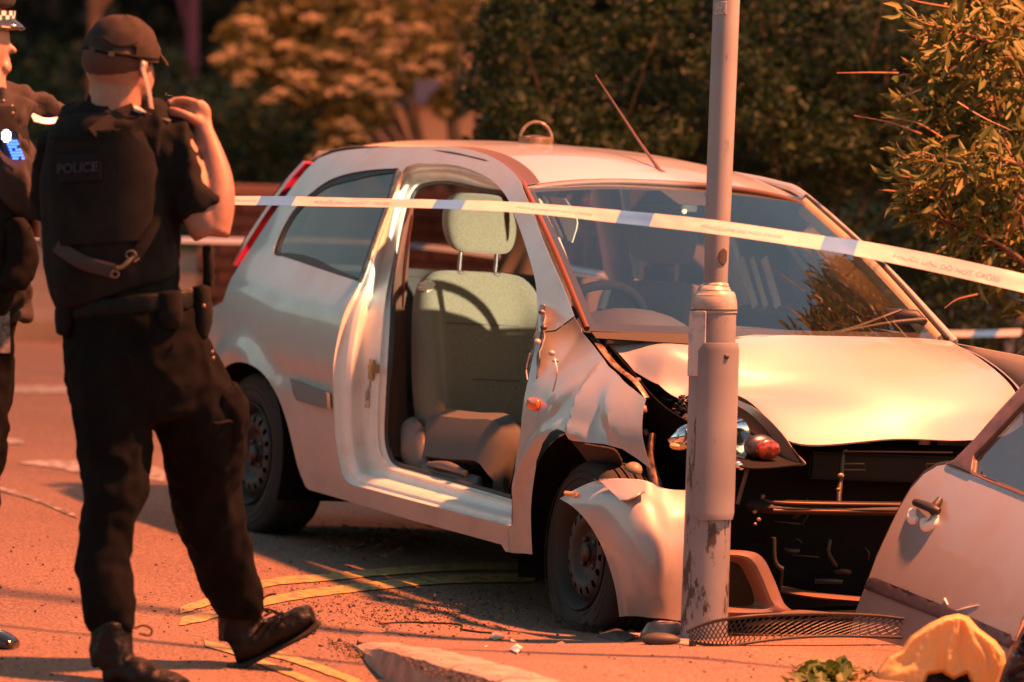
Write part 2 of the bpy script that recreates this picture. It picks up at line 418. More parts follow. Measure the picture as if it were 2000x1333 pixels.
# dark inner trim behind B post and interior trim
tr = [L(*a, -.69) for a in [(801, 392), (783, 470), (768, 575), (763, 690), (756, 845), (764, 890)]]
tr2 = [L(*a, -.60) for a in [(808, 400), (800, 470), (795, 575), (793, 690), (797, 830), (815, 905)]]
patch('pillar_trim', [tr, tr2], 24, 6, mat('brown_trim', (.10, .05, .035), .7), car, .004)
tube('seat_belt', [L(803, 420, -.63), L(788, 520, -.64), L(783, 600, -.63)], [(.022, .002)]*3, mat('belt_web', (.25, .09, .06), .8), car, n=8, ref=(0, 1, 0), smoothn=12)
# lock striker and the tyre-pressure label on the post
st = L(727, 722, -.755)
bm = bmesh.new(); box(bm, st+Vector((0, -.004, 0)), (.030, .006, .07)); box(bm, st+Vector((.03, -.012, .008)), (.06, .012, .014)); box(bm, st+Vector((.058, -.018, .008)), (.012, .03, .03))
from_bm('door_striker', bm, mat('striker', (.45, .33, .18), .4, .8), car, False)
lb = L(718, 768, -.752)
boxo('pressure_label', lb, (.034, .002, .10), mat('label', (.55, .50, .42), .5, col2=(.2, .18, .16), nscale=60, ramp=(.45, .55)), car, 0)
boxo('label_print', lb+Vector((0, -.002, -.01)), (.02, .002, .035), mat('label_print', (.12, .12, .11), .6, col2=(.5, .45, .38), nscale=160, ramp=(.45, .55)), car, 0)

# ---- roof
zck = [(-2.72, 1.36), (-2.6, 1.408), (-2.4, 1.438), (-2.0, 1.462), (-1.6, 1.472), (-1.3, 1.462), (-1.1, 1.43), (-.96, 1.392)]
def roof_pt(x, s):
    y = s*(.555+.03*(-x-1.0)*0); zc = _sm(np.array(zck), x)
    hx = .055*(1-abs(s)**2)*(max(0, (x+1.5)/.5) if x > -1.5 else 0)
    return (x+hx, y, zc-.052*abs(s)**2.6)
rx = np.linspace(-2.70, -1.0, 26)
def seam_y(x):
    t = np.interp(x, [-2.7, -2.2, -1.5, -1.2, -1.0], [.50, .515, .52, .53, .548]); return t
rows = []
for x in rx:
    rows.append([(roof_pt(x, s)[0], s*seam_y(x), roof_pt(x, s)[2]) for s in np.linspace(-1, 1, 15)])
ro = patch('roof', rows, 40, 52, PAINT, car, .003, off=-1)
sd = [(x+.004, s_*(seam_y(x)+.004), roof_pt(x, 1)[2]+.005) for s_ in (-1,) for x in rx]
tube('roof_ditch_moulding', [Vector(p) for p in sd], .006, mat('brown_seal', (.07, .035, .03), .6), car, n=8)
ga = [Vector(lift_side(*p)) for p in SM(roof_seam, 40)]
patch('roof_gutter', [[tuple(p+Vector((0, -.001, -.004))) for p in ga], [tuple(p+Vector((0, .02, -.006))) for p in ga], [tuple(p+Vector((0, .07, .004))) for p in ga]], 60, 6, MATS['brown_seal'], car, .002)
# header strip above the screen
tube('windscreen_top_seal', [Vector(roof_pt(-1.0, s))+Vector((.012, 0, -.006)) for s in np.linspace(-.99, .99, 17)], .009, MATS['brown_seal'], car, n=8)
# mirrored flank (far side of the car): plain closed side
rows = []
for z in (.16, .3, .5, .7, .86, .95): rows.append([(x, side_y(x, z), z) for x in np.linspace(-3.1, .45, 20)])
patch('far_side_panel', rows, 40, 14, PAINT, car, .003)
# far-side pillars and roof rail
lp = [(-.215, .685, .960), (-.62, .632, 1.178), (-1.02, .562, 1.370), (-1.2, .545, 1.405), (-1.6, .53, 1.415), (-2.2, .525, 1.40), (-2.6, .51, 1.35)]
tube('far_roof_rail', [Vector(p) for p in lp], [(.018, .012), (.017, .012), (.015, .012), (.014, .012), (.014, .012), (.014, .012), (.016, .012)], PAINT, car, n=12, ref=(0, 1, 0), smoothn=30)
tube('far_door_pillar', [Vector((-1.72, .755, .95)), Vector((-1.78, .60, 1.36))], [(.05, .02)]*2, PAINT_IN, car, ref=(0, 1, 0))
tube('far_rear_pillar', [Vector((-2.6, .74, .95)), Vector((-2.5, .56, 1.38))], [(.13, .02)]*2, PAINT, car, ref=(0, 1, 0))
FG = glass('far_glass', (.5, .56, .56), .10, 1.0)
patch('far_door_window', [[(-.35, .72, .965), (-1.0, .755, .95), (-1.7, .755, .95)], [(-.65, .64, 1.18), (-1.1, .66, 1.2), (-1.73, .68, 1.18)], [(-1.06, .57, 1.38), (-1.3, .57, 1.40), (-1.77, .585, 1.40)]], 8, 8, FG, car)
patch('far_quarter_window', [[(-1.76, .755, .95), (-2.5, .74, .97)], [(-1.8, .60, 1.38), (-2.4, .585, 1.34)]], 6, 6, FG, car)
# ---- tailgate and lights at the rear
rows = [[(-2.69, -.50, 1.36), (-2.73, 0, 1.385), (-2.69, .5, 1.36)], [(-2.86, -.585, 1.12), (-2.93, 0, 1.13), (-2.86, .58, 1.12)], [(-2.98, -.64, .90), (-3.07, 0, .91), (-2.98, .64, .9)], [(-3.06, -.67, .62), (-3.17, 0, .62), (-3.06, .67, .62)], [(-3.08, -.67, .26), (-3.19, 0, .26), (-3.08, .67, .26)]]
g = [cr1(r, 20) for r in rows]
def rear_panel(nm, i0, v0, v1, m, ys=(0, 1)):
    A = np.array([cr1(np.array(g)[:, j], 60) for j in range(20)]).transpose(1, 0, 2); a = A[int(v0*59):int(v1*59)+1]; n1 = len(a)
    j0 = int(ys[0]*19); j1 = int(ys[1]*19)+1; a = a[:, j0:j1]; n2 = a.shape[1]
    return mk(nm, a.reshape(-1, 3), [(i*n2+j, i*n2+j+1, (i+1)*n2+j+1, (i+1)*n2+j) for i in range(n1-1) for j in range(n2-1)], m, car)
rear_panel('tailgate', 0, .5, .78, PAINT); rear_panel('rear_bumper', 0, .76, 1., PAINT)
rear_panel('rear_window', 0, .04, .5, glass('rear_glass', (.6, .62, .6), .06, .6), (.12, .88))
rear_panel('tailgate_pillar', 0, 0, .52, PAINT, (0, .14)); rear_panel('tailgate_pillar', 0, 0, .52, PAINT, (.88, 1))
tl_o = [L(*a) for a in [(602, 322, -.575), (566, 362, -.615), (528, 415, -.64), (492, 470, -.67), (463, 520, -.69)]]
tl_i = [p+Vector((-.07, .055, 0)) for p in tl_o]; tl_m = [p+Vector((-.045, .006, .002)) for p in tl_o]
patch('tail_light', [tl_o, tl_m, tl_i], 24, 8, REDL, car, .012, off=-1)

# ---- windscreen
wsT = [(-.995, -.55, 1.358), (-.955, -.28, 1.388), (-.945, 0, 1.396), (-.965, .28, 1.392), (-1.02, .545, 1.375)]
wsM = [(-.62, -.615, 1.165), (-.545, -.30, 1.19), (-.52, 0, 1.20), (-.54, .3, 1.20), (-.635, .615, 1.19)]
wsB = [(-.262, -.668, .942), (-.135, -.34, .955), (-.09, 0, .962), (-.125, .34, .968), (-.235, .668, .968)]
patch('windscreen', [wsT, wsM, wsB], 30, 24, WS_GLASS, car)
def edge_of(j): return [Vector(wsT[j]), Vector(wsM[j]), Vector(wsB[j])]
e0 = cr1([tuple(v) for v in edge_of(0)], 20); e4 = cr1([tuple(v) for v in edge_of(4)], 20)
SEALR = mat('rusty_seal', (.10, .03, .015), .55)
tube('windscreen_seal', [Vector(p)+Vector((0, -.006, .004)) for p in e0], .010, SEALR, car, n=8)
tube('windscreen_seal', [Vector(p)+Vector((0, .006, .004)) for p in e4], .009, BLACKP, car, n=8)
# black ceramic border along the glass
def border(nm, a, b): patch(nm, [a, b], 24, 3, BLACKP, car, .001)
def wsp(u, v):
    A = np.array([cr1(r, 41) for r in (wsT, wsM, wsB)]); c = cr1(A[:, int(round(u*40))], 41); return c[int(round(v*40))]
def wse(us, vs, d=-.004): return [tuple(Vector(wsp(u, v))+Vector((d, 0, d))) for u, v in zip(us, vs)]
k9 = np.linspace(0, 1, 9)
border('screen_border', wse(k9, [0]*9), wse(k9, [.045]*9)); border('screen_border', wse(k9, [1]*9), wse(k9, [.94]*9))
border('screen_border', wse([0]*9, k9), wse([.025]*9, k9)); border('screen_border', wse([1]*9, k9), wse([.975]*9, k9))
border('mirror_patch', wse(np.linspace(.42, .58, 9), [.04]*9), wse(np.linspace(.44, .56, 9), [.14]*9))

# ---- bonnet
bn = [
 [(-.300, -.625, .925), (-.21, -.45, .935), (-.13, -.2, .955), (-.10, .05, .965), (-.11, .3, .970), (-.15, .5, .970), (-.20, .655, .962)],
 [(-.235, -.585, .882), (-.16, -.46, .915), (-.03, -.2, .922), (.02, .05, .935), (.02, .3, .945), (-.02, .5, .948), (-.06, .665, .930)],
 [(-.13, -.545, .83), (-.07, -.45, .885), (.06, -.24, .860), (.14, .05, .890), (.15, .3, .905), (.12, .5, .910), (.08, .665, .890)],
 [(-.03, -.50, .775), (.0, -.42, .80), (.12, -.27, .800), (.27, .05, .835), (.28, .3, .853), (.24, .5, .862), (.19, .655, .850)],
 [(.04, -.42, .765), (.09, -.37, .775), (.28, -.28, .765), (.38, .05, .775), (.38, .3, .790), (.33, .5, .800), (.27, .64, .80)],
 [(.13, -.37, .765), (.24, -.335, .745), (.47, -.30, .672), (.475, .05, .700), (.44, .3, .700), (.38, .5, .712), (.30, .63, .745)]]
def crush(v, u, p):
    p = Vector(p); k = max(0, 1-u*3.2)*min(1, v*1.5)
    tri = lambda a: 2*abs((a/6.283) % 1-.5)*2-1; p.z += .020*tri(p.x*24+p.y*22)*k + .010*tri(p.y*44-p.x*12)*k; return tuple(p)
bnt = patch('bonnet', bn, 60, 50, PAINT, car, .006, disp=crush, off=-1)
# raised edge line of the far shoulder of the bonnet
for (px, py, y) in ((1458, 662, 0), (1745, 674, .38)):
    p = L(px, py, y); V, Fc = ell(p+Vector((0, 0, .002)), (.014, .010, .007), n=10, k=6); mk('washer_jet', V, Fc, BLACKP, car)
# far wing
patch('far_wing', [[(-.26, .70, .955), (-.05, .69, .93), (.15, .68, .875), (.28, .655, .81), (.40, .62, .70)], [(-.28, .77, .90), (-.05, .77, .87), (.15, .75, .81), (.30, .71, .74), (.42, .67, .66)], [(-.30, .83, .70), (-.05, .835, .68), (.15, .80, .66), (.32, .75, .62), (.45, .69, .56)]], 20, 12, PAINT, car, .004)
# cowl panel, scuttle and wipers
patch('cowl_panel', [[(-.275, -.66, .945), (-.13, -.33, .950), (-.09, 0, .955), (-.12, .33, .960), (-.23, .66, .960)], [(-.24, -.65, .918), (-.09, -.33, .925), (-.04, 0, .93), (-.07, .33, .935), (-.19, .66, .94)]], 30, 4, mat('cowl', (.014, .012, .012), .6), car, .004)
def wiper(a, b, k):
    w_ = tube('wiper', [L(*p) for p in a], [.006, .008, .010], BLACKP, car, n=8, smoothn=14)
    o = tube('wiper_blade', [L(*p) for p in b], [.005, .007, .005], BLACKP, w_, n=6, smoothn=12)
wiper([(1640, 650, .28), (1735, 632, .45), (1808, 625, .57)], [(1560, 656, .12), (1650, 646, .30), (1760, 606, .50)], 0)
wiper([(1310, 652, -.30), (1420, 641, -.05), (1600, 657, .2)], [(1330, 648, -.28), (1450, 652, -.02), (1640, 655, .28)], 0)
V, Fc = tubem([L(1730, 612, .48), L(1790, 618, .56), L(1808, 632, .58)], [.018, .022, .012], 8); mk('wiper_cap', V, Fc, BLACKP, car)

# ---- front wing (fender) with crash folds
_fk = np.array([(.1, .78), (.22, .80), (.35, .82), (.5, .838), (.63, .845), (.72, .835), (.79, .80), (.85, .755), (.90, .715), (.95, .69), (1.02, .70), (1.1, .70)])
def fend_y(x, z):
    y = _sm(_fk, z); t = max(0, min(1, (-.25-x)/.15)); y = y*(1-t)+side_y(x, z)*t
    if x > .0: y -= .16*(x/.4)**2*(z < .9)
    r = math.hypot(x-HF[0], z-HF[1]); y += .020*math.exp(-((r-.375)/.03)**2)
    # folds radiating from the shoulder
    def fold(x0, z0, x1, z1, wd, am):
        nonlocal y
        d = Vector((x1-x0, z1-z0)); l = d.length; d /= l; q = Vector((x-x0, z-z0)); s = q.dot(d)/l; n_ = q.x*d.y-q.y*d.x
        if -.1 < s < 1.1: y += am*max(0, 1-abs(n_)/(wd*(1.3 if n_ > 0 else 2.6)))*max(0, math.sin(math.pi*min(1, max(0, (s+.1)/1.2))))
    fold(-.20, .62, -.06, .80, .024, .014); fold(.0, .84, .06, .58, .035, .036); fold(.10, .82, .26, .60, .030, .022)
    return y
fo = SL([(1052, 652), (1085, 648), (1122, 620), (1137, 650), (1170, 690), (1210, 735), (1262, 780), (1254, 835), (1262, 885), (1272, 917), (1240, 893), (1215, 877), (1180, 868), (1150, 865), (1118, 861), (1104, 845), (1090, 837), (1075, 845), (1060, 866), (1048, 900), (1040, 960), (1037, 1000), (1038, 1040), (1040, 1083), (988, 1078), (980, 1064), (992, 1036), (1001, 1025), (1001, 970), (1007, 910), (1019, 830), (1032, 745), (1042, 695)], fend_y)
fw = sheet('front_wing', fo, [], .014, lambda x, z: (x, -fend_y(x, z), z), PAINT, car, .0012, off=1, sharp=24)
# orange side repeater and the torn hinge post
rp = S(1045, 790, fend_y); c = Vector((rp[0], -fend_y(*rp)-.006, rp[1]))
V, Fc = ell(c, (.045, .012, .024), n=16, k=8)
V = [Vector((max(-.034, min(.034, (v-c).x)), (v-c).y, max(-.019, min(.019, (v-c).z))))+c for v in V]; mk('side_indicator', V, Fc, AMBER, car)
HB = mat('torn_metal', (.42, .36, .34), .45, .3, col2=(.07, .04, .035), nscale=22, ramp=(.45, .6))
patch('hinge_post', [[L(1052, 592, -.72), L(1046, 650, -.74), L(1035, 720, -.76), L(1020, 830, -.76)], [L(1066, 598, -.79), L(1062, 650, -.80), L(1052, 720, -.815), L(1036, 800, -.82)]], 24, 8, HB, car, .004, disp=lambda u, v, p: tuple(Vector(p)+Vector((0, .012*noise.noise(Vector(p)*30), .008*noise.noise(Vector(p)*40+Vector((3, 3, 3)))))))
for (px, py, rr) in ((1058, 610, .008), (1062, 640, .010), (1078, 690, .009), (1085, 705, .006), (1050, 668, .010)):
    V, Fc = ell(L(px, py, -.83), (rr, .012, rr), n=10, k=6); mk('hinge_bolt', V, Fc, HB, car)
for (pts, r_) in (([(1035, 690), (1028, 720), (1030, 742)], .0025), ([(1083, 700), (1088, 730), (1080, 765)], .003)):
    tube('torn_wire', [L(a, b, -.86) for a, b in pts], r_, mat('pink_metal', (.6, .45, .4), .3, .3), car, n=6, smoothn=10)

# ---- inner structure of the smashed corner: strut tower, rail, bracketry
DK = DARKMET
patch('inner_wing', [[(-.20, -.62, .90), (-.05, -.60, .82), (.12, -.58, .74), (.40, -.55, .68)], [(-.20, -.52, .70), (-.05, -.52, .62), (.15, -.5, .5), (.42, -.5, .45)], [(-.25, -.5, .4), (-.05, -.5, .3), (.15, -.48, .25), (.45, -.48, .2)]], 14, 12, mat('matt_black', (.007, .006, .006), .95, spec=.1), car, .004)  # even near-black of low specular, shared by several parts
pl = [L(1160, 660, -.64), L(1200, 712, -.63), L(1240, 745, -.62), L(1265, 778, -.60)]
tube('wing_flange', pl, [(.014, .004)]*4, mat('primer_metal', (.30, .20, .15), .5, .3, col2=(.06, .03, .02), nscale=40), car, n=8, smoothn=16)
for (px, py, y, s) in ((1190, 690, -.58, .02), (1205, 700, -.55, .03), (1245, 748, -.6, .02), (1252, 762, -.6, .014), (1258, 800, -.62, .016), (1262, 845, -.6, .014), (1180, 672, -.6, .018)):
    c = L(px, py, y); bm = bmesh.new(); box(bm, c, (s*1.6, s, s), Matrix.Rotation(random.random()*2, 3, 'Y')); bmesh.ops.bevel(bm, geom=bm.edges[:], offset=s*.2, segments=1, affect='EDGES'); from_bm('bracket', bm, MATS['primer_metal'], car)
tube('radiator_support', [L(1275, 850, -.60), L(1270, 900, -.62), L(1285, 960, -.62), L(1300, 1000, -.60)], [(.012, .02), (.014, .02), (.02, .02), (.02, .02)], MATS['primer_metal'], car, n=8, smoothn=14)
for k in range(26):   # crumpled black scraps and wiring in the void beside the headlamp
    px = 1270+random.random()*80; py = 775+random.random()*70; c = L(px, py, -.50+random.random()*.06)
    q = [c+Vector((random.uniform(-.03, .03), random.uniform(-.02, .02), random.uniform(-.012, .012))) for _ in range(4)]
    tube('loose_wiring', q, random.uniform(.002, .005), BLACKP, car, n=6, smoothn=9)
patch('splash_guard', [[L(1118, 862, -.79), L(1160, 870, -.78), L(1200, 878, -.75), L(1215, 900, -.70)], [L(1150, 905, -.72), L(1175, 915, -.70), L(1205, 925, -.66), L(1215, 935, -.62)], [L(1165, 945, -.62), L(1180, 950, -.6), L(1210, 950, -.6), L(1216, 950, -.58)]], 12, 10, mat('felt', (.06, .045, .04), .95, bump=.4, bscale=120), car, .006)
V, Fc = ell(L(1237, 920, -.66), (.035, .03, .028)); mk('washer_bottle_neck', V, Fc, mat('milky_plastic', (.22, .20, .16), .5), car)
# wheel housing
def housing(cx, cz, y0, y1, r, m=None, a0=-.12, a1=1.12):
    m = m or MATS['matt_black']
    n = 28; V = []; Fc = []
    for y in (y0, y1):
        for k in range(n+1):
            a = math.pi*(a0+(a1-a0)*k/n); V.append((cx+r*math.cos(a), y, cz+r*math.sin(a)))
    b = len(V); V.append((cx, y1, cz))
    for k in range(n): Fc += [(k, k+1, n+1+k+1, n+1+k), (n+1+k, n+1+k+1, b)]
    return mk('wheel_housing', V, Fc, m, car)
housing(0, .27, -.80, -.48, .37, None, .50, 1.12); housing(HR[0], HR[1], -.80, -.5, .345)
housing(0, .27, .80, .48, .37); housing(HR[0], HR[1], .80, .5, .345)

# ---- wheels
def wheel(c, flat, steer, mirror=False):
    M = Matrix.Translation(c) @ Matrix.Rotation(steer, 4, 'Z') @ Matrix.Rotation(math.pi/2 if not mirror else -math.pi/2, 4, 'Z') @ Matrix.Rotation(random.random(), 4, 'X')
    # local x points inward from the tread edge; outer face at x=0
    R_, r_ = .288, .183
    prof = [(.02, r_-.008), (.006, r_+.004), (-.002, r_+.022), (-.006, (R_+r_)/2), (.000, R_-.028), (.010, R_-.010), (.022, R_-.002)]
    for k in range(5):
        a = .030+k*.028; prof += [(a, R_), (a+.020, R_), (a+.021, R_-.007), (a+.027, R_-.007)]
    prof += [(.172, R_), (.182, R_-.010), (.19, (R_+r_)/2), (.185, r_)]
    hub = bpy.data.objects.new('wheel', None); COL.objects.link(hub); hub.parent = car
    M1 = Matrix.Translation(c) @ Matrix.Rotation(steer, 4, 'Z') @ (Matrix.Rotation(math.pi/2, 4, 'Z') if not mirror else Matrix.Rotation(-math.pi/2, 4, 'Z'))
    ty = lathe('tyre', prof, M1, RUBBER, hub, 72)
    if flat:
        me = ty.data; g0 = flat
        for v in me.vertices:
            if v.co.z < g0: 
                dz = g0-v.co.z; v.co.z = g0+.0008*dz; v.co.y += (-.35*dz if not mirror else .35*dz)
            elif v.co.z < g0+.07: v.co.y += (-.012 if not mirror else .012)*(1-(v.co.z-g0)/.07)
    for rr_ in (.205, .232, .256):
        lathe('sidewall_rib', [(-.0085, rr_-.0012), (-.0105, rr_), (-.0085, rr_+.0012)], M1, RUBBER, ty, 64)
    ri = lathe('rim', [(.02, r_-.004), (.000, r_+.001), (-.006, r_-.004), (.004, r_-.012), (.03, r_-.02), (.05, r_-.03)], M1, STEELW, hub, 64)
    # pierced disc
    NH = 16; holes = []
    for k in range(NH):
        a = 2*math.pi*k/NH; hc = (.122*math.cos(a), .122*math.sin(a)); holes.append([(hc[0]+.0125*math.cos(a)*math.cos(t)-.0105*math.sin(a)*math.sin(t), hc[1]+.0125*math.sin(a)*math.cos(t)+.0105*math.cos(a)*math.sin(t)) for t in np.linspace(0, 2*math.pi, 12, endpoint=False)])
    rim_o = [(.155*math.cos(t), .155*math.sin(t)) for t in np.linspace(0, 2*math.pi, 64, endpoint=False)]
    def dz(x, y):
        r = math.hypot(x, y); d = np.interp(r, [0, .028, .034, .075, .09, .105, .135, .155], [.028, .028, .045, .042, .022, .014, .020, .05]); return M1 @ Vector((d, x, y))
    pd = sheet('disc', rim_o, holes, .012, dz, STEELW, ri, .003)
    bm = bmesh.new(); bmesh.ops.create_cone(bm, segments=24, radius1=.030, radius2=.026, depth=.016, cap_ends=True)
    for v in bm.verts: v.co = M1 @ Vector((.022-v.co.z*-1, v.co.x, v.co.y))
    from_bm('hub_cap', bm, DARKMET, hub, True)
    for k in range(4):
        a = math.pi/4+k*math.pi/2; p = M1 @ Vector((.032, .054*math.cos(a), .054*math.sin(a))); V, Fc = ell(p, (.010, .010, .010), n=8, k=6); mk('wheel_nut', V, Fc, DARKMET, hub)
    # drum closing the back
    lathe('brake_drum', [(.07, .001), (.07, .15), (.16, .15)], M1, MATS['matt_black'], hub, 32)
    return hub
wheel(Vector((.0, -.775, .262)), .045, rad(-5)); wheel(Vector((HR[0], -.772, .275)), .006, 0)
wheel(Vector((.0, .765, .275)), .006, rad(-5), True); wheel(Vector((HR[0], .765, .275)), .006, 0, True)

# ---- floor, underside and cabin
boxo('floor_pan', (-1.5, 0, .25), (2.9, 1.40, .05), DARKIN, car, 0)
boxo('firewall', (-.30, 0, .60), (.04, 1.34, .66), DARKIN, car, 0)
patch('far_door_card', [[(-.35, .73, .3), (-1.7, .74, .3)], [(-.35, .73, .62), (-1.7, .74, .62)], [(-.35, .68, .95), (-1.7, .71, .94)]], 10, 8, DARKIN, car, .02)
patch('far_rear_trim', [[(-1.7, .70, .3), (-2.9, .66, .35)], [(-1.7, .70, .95), (-2.9, .64, .95)]], 6, 6, DARKIN, car, .02)
patch('near_rear_trim', [[(-1.66, -.66, .3), (-2.9, -.62, .35)], [(-1.70, -.66, .93), (-2.9, -.62, .93)]], 6, 6, mat('blue_grey_trim', (.035, .04, .055), .8), car, .01)
patch('headlining', [[(x, s*.5, roof_pt(x, s)[2]-.03) for s in np.linspace(-1, 1, 7)] for x in (-2.6, -2.0, -1.5, -1.08)], 14, 14, mat('headlining', (.25, .25, .23), .9), car, .004)
boxo('rear_shelf', (-2.62, 0, .93), (.45, 1.2, .03), DARKIN, car)
# instrument panel
patch('dashboard', [[(-.22, -.62, .91), (-.15, -.3, .925), (-.12, 0, .93), (-.15, .3, .935), (-.22, .62, .93)], [(-.50, -.62, .925), (-.46, -.42, .93), (-.42, 0, .925), (-.42, .3, .925), (-.48, .62, .93)], [(-.68, -.62, .88), (-.66, -.42, .90), (-.62, 0, .87), (-.62, .3, .88), (-.62, .62, .88)], [(-.64, -.62, .62), (-.66, -.42, .62), (-.64, 0, .55), (-.6, .3, .6), (-.6, .62, .62)]], 40, 30, mat('dash', (.035, .033, .038), .75, bump=.1, bscale=200), car, .01)
V, Fc = ell((-.53, -.36, .90), (.15, .23, .10)); mk('instrument_hood', V, Fc, MATS['dash'], car)
# steering wheel
sc_ = Vector((-.80, -.36, .90)); ax = Vector((-.86, 0, .5)).normalized(); u_ = Vector((0, 1, 0)); v_ = ax.cross(u_)
ringp = [sc_+u_*.185*math.cos(t)+v_*.185*math.sin(t) for t in np.linspace(0, 2*math.pi, 41)]
sw = tube('steering_wheel', ringp, .016, MATS['matt_black'], car, n=10)
V, Fc = ell(sc_-ax*.02, (.05, .08, .07)); mk('airbag_hub', V, Fc, MATS['matt_black'], sw)
for an in (.2, math.pi-.2, 1.5*math.pi): tube('spoke', [sc_-ax*.02, sc_+(u_*math.cos(an)+v_*math.sin(an))*.185], (.016, .008), BLACKP, sw, n=8)
tube('steering_column', [sc_, sc_-ax*.3], .035, BLACKP, sw)
# mirror stub on the screen
boxo('rear_view_mirror', L(1345, 405, .02)+Vector((0, 0, .0)), (.02, .06, .03), BLACKP, car)
V, Fc = ell(L(1336, 413, .0), (.008, .012, .010), n=8, k=6); mk('mirror_mount', V, Fc, mat('pale_plastic', (.6, .62, .5), .5), car)

# ---- seats
def seat(y0, near):
    root = bpy.data.objects.new('front_seat', None); COL.objects.link(root); root.parent = car
    lean = lambda z: -1.46-(z-.45)*.30     # x of the backrest front face
    def ring(z, hw, dep, bol):             # a horizontal section of the backrest (front face first)
        pts = []
        for s in np.linspace(-1, 1, 17):
            y = s*hw; b = bol*math.exp(-((abs(s)-.86)/.17)**2); pts.append((lean(z)+b-.012*(1-s*s)*0, y0+y, z))
        for s in np.linspace(1, -1, 11):
            y = s*hw; pts.append((lean(z)-dep*(1-.35*abs(s)**3), y0+y, z))
        return pts
    zs = [(.42, .235, .12, .09), (.50, .25, .13, .11), (.62, .258, .13, .11), (.76, .255, .12, .09), (.88, .245, .11, .055), (.95, .228, .10, .032), (.99, .20, .09, .015), (1.012, .165, .07, .0), (1.02, .11, .03, 0)]
    rr = [ring(*z) for z in zs]; n = len(rr[0]); A = np.array(rr); G_ = np.array([cr1(A[:, j], 40) for j in range(n)]).transpose(1, 0, 2)
    V = G_.reshape(-1, 3); Fc = [(i*n+j, i*n+(j+1) % n, (i+1)*n+(j+1) % n, (i+1)*n+j) for i in range(39) for j in range(n)]; Fc.append(tuple(39*n+j for j in range(n)))
    bo = mk('backrest', V, Fc, SEATF, root); s_ = bo.modifiers.new('s', 'SUBSURF'); s_.levels = 1; s_.render_levels = 1
    # dark centre insert with its curved edge, and the stitched seam of the upper panel
    def fx(y, z, d=.004):
        s = y/.26; bo_ = np.interp(z, [.42, .5, .62, .76, .88, .95], [.07, .085, .085, .07, .045, .028]); return Vector((lean(z)+bo_*math.exp(-((abs(s)-.86)/.17)**2)+d, y0+y, z))
    tube('stitch_line', [fx(y, .845+.0*y, .003) for y in np.linspace(-.20, .20, 15)], .0025, SEATD, bo, n=6)
    tube('stitch_line', [fx(y, .66, .003) for y in np.linspace(-.05, .17, 10)], .0018, SEATD, bo, n=6)
    # cushion
    rows = []
    for x, zt in ((-1.42, .47), (-1.30, .475), (-1.15, .485), (-1.0, .50), (-.95, .49), (-.93, .44), (-.95, .38)):
        rows.append([(x, y0+s*.25, zt+.045*math.exp(-((abs(s)-.86)/.16)**2)-(.10 if abs(s) > .99 else 0)) for s in np.linspace(-1, 1, 13)])
    patch('cushion', rows, 40, 24, SEATD, root, .05, off=-1)
    # side bolster block of the cushion and the plastic valance / recliner cover
    blob('cushion_bolster', [ell((-1.02, y0-.21, .485), (.13, .07, .075)), ell((-1.2, y0-.21, .455), (.14, .06, .06))], SEATD, root, .012, 4)
    sg = blob('recliner_cover', [tubem([(-1.52, y0-.275, .50), (-1.46, y0-.285, .43), (-1.38, y0-.28, .36)], [(.05, .03), (.085, .035), (.055, .03)], 14, ref=(0, 1, 0)), tubem([(-1.50, y0-.28, .345), (-1.1, y0-.285, .35), (-.98, y0-.27, .36)], [(.02, .035), (.02, .04), (.02, .03)], 12)], mat('seat_plastic', (.13, .11, .105), .55), root, .01, 4)
    tube('recliner_handle', [(-1.28, y0-.31, .385), (-1.12, y0-.325, .40), (-1.0, y0-.315, .39)], [.012, .016, .010], MATS['seat_plastic'], root, n=10, smoothn=10)
    boxo('seat_rail', (-1.22, y0-.2, .30), (.6, .05, .05), DARKMET, root)
    # head restraint
    zc = 1.185; xr = lean(zc)+.02
    hr = [ (z, hw, d) for z, hw, d in ((1.085, .085, .028), (1.10, .115, .042), (1.15, .135, .055), (1.20, .135, .056), (1.25, .122, .052), (1.28, .095, .038), (1.288, .06, .018))]
    V = []; Fc = []; n = 28
    for z, hw, d in hr:
        xo = lean(z)+.02
        for k in range(n):
            t = 2*math.pi*k/n; c_, s_ = math.cos(t), math.sin(t); V.append((xo+d*abs(s_)**.6*(1 if s_ > 0 else -1), y0+hw*abs(c_)**.55*(1 if c_ > 0 else -1), z))
    for i in range(len(hr)-1): Fc += [(i*n+k, i*n+(k+1) % n, (i+1)*n+(k+1) % n, (i+1)*n+k) for k in range(n)]
    Fc += [tuple(range(n-1, -1, -1)), tuple((len(hr)-1)*n+k for k in range(n))]
    h = mk('head_restraint', V, Fc, SEATF, root); s_ = h.modifiers.new('s', 'SUBSURF'); s_.levels = 1; s_.render_levels = 2
    for dy in (-.07, .07):
        tube('restraint_post', [(lean(1.0)-.02, y0+dy, 1.0), (lean(1.1)+.01, y0+dy, 1.10)], .0085, CHROME, root, n=12)
        V, Fc = ell((lean(1.01)-.01, y0+dy, 1.015), (.018, .018, .008)); mk('post_guide', V, Fc, MATS['seat_plastic'], root)
    if near: boxo('belt_guide', (lean(.97)+.02, y0-.215, .965), (.06, .05, .03), MATS['pale_plastic'], root, .01, Matrix.Rotation(.5, 3, 'X'))
    return root
seat(-.36, True); seat(.36, False)
bm = bmesh.new(); box(bm, (-2.05, 0, .42), (.5, 1.2, .16)); box(bm, (-2.38, 0, .72), (.14, 1.2, .5), Matrix.Rotation(-.25, 3, 'Y')); bmesh.ops.bevel(bm, geom=bm.edges[:], offset=.04, segments=3, affect='EDGES')
from_bm('rear_bench', bm, SEATD, car)
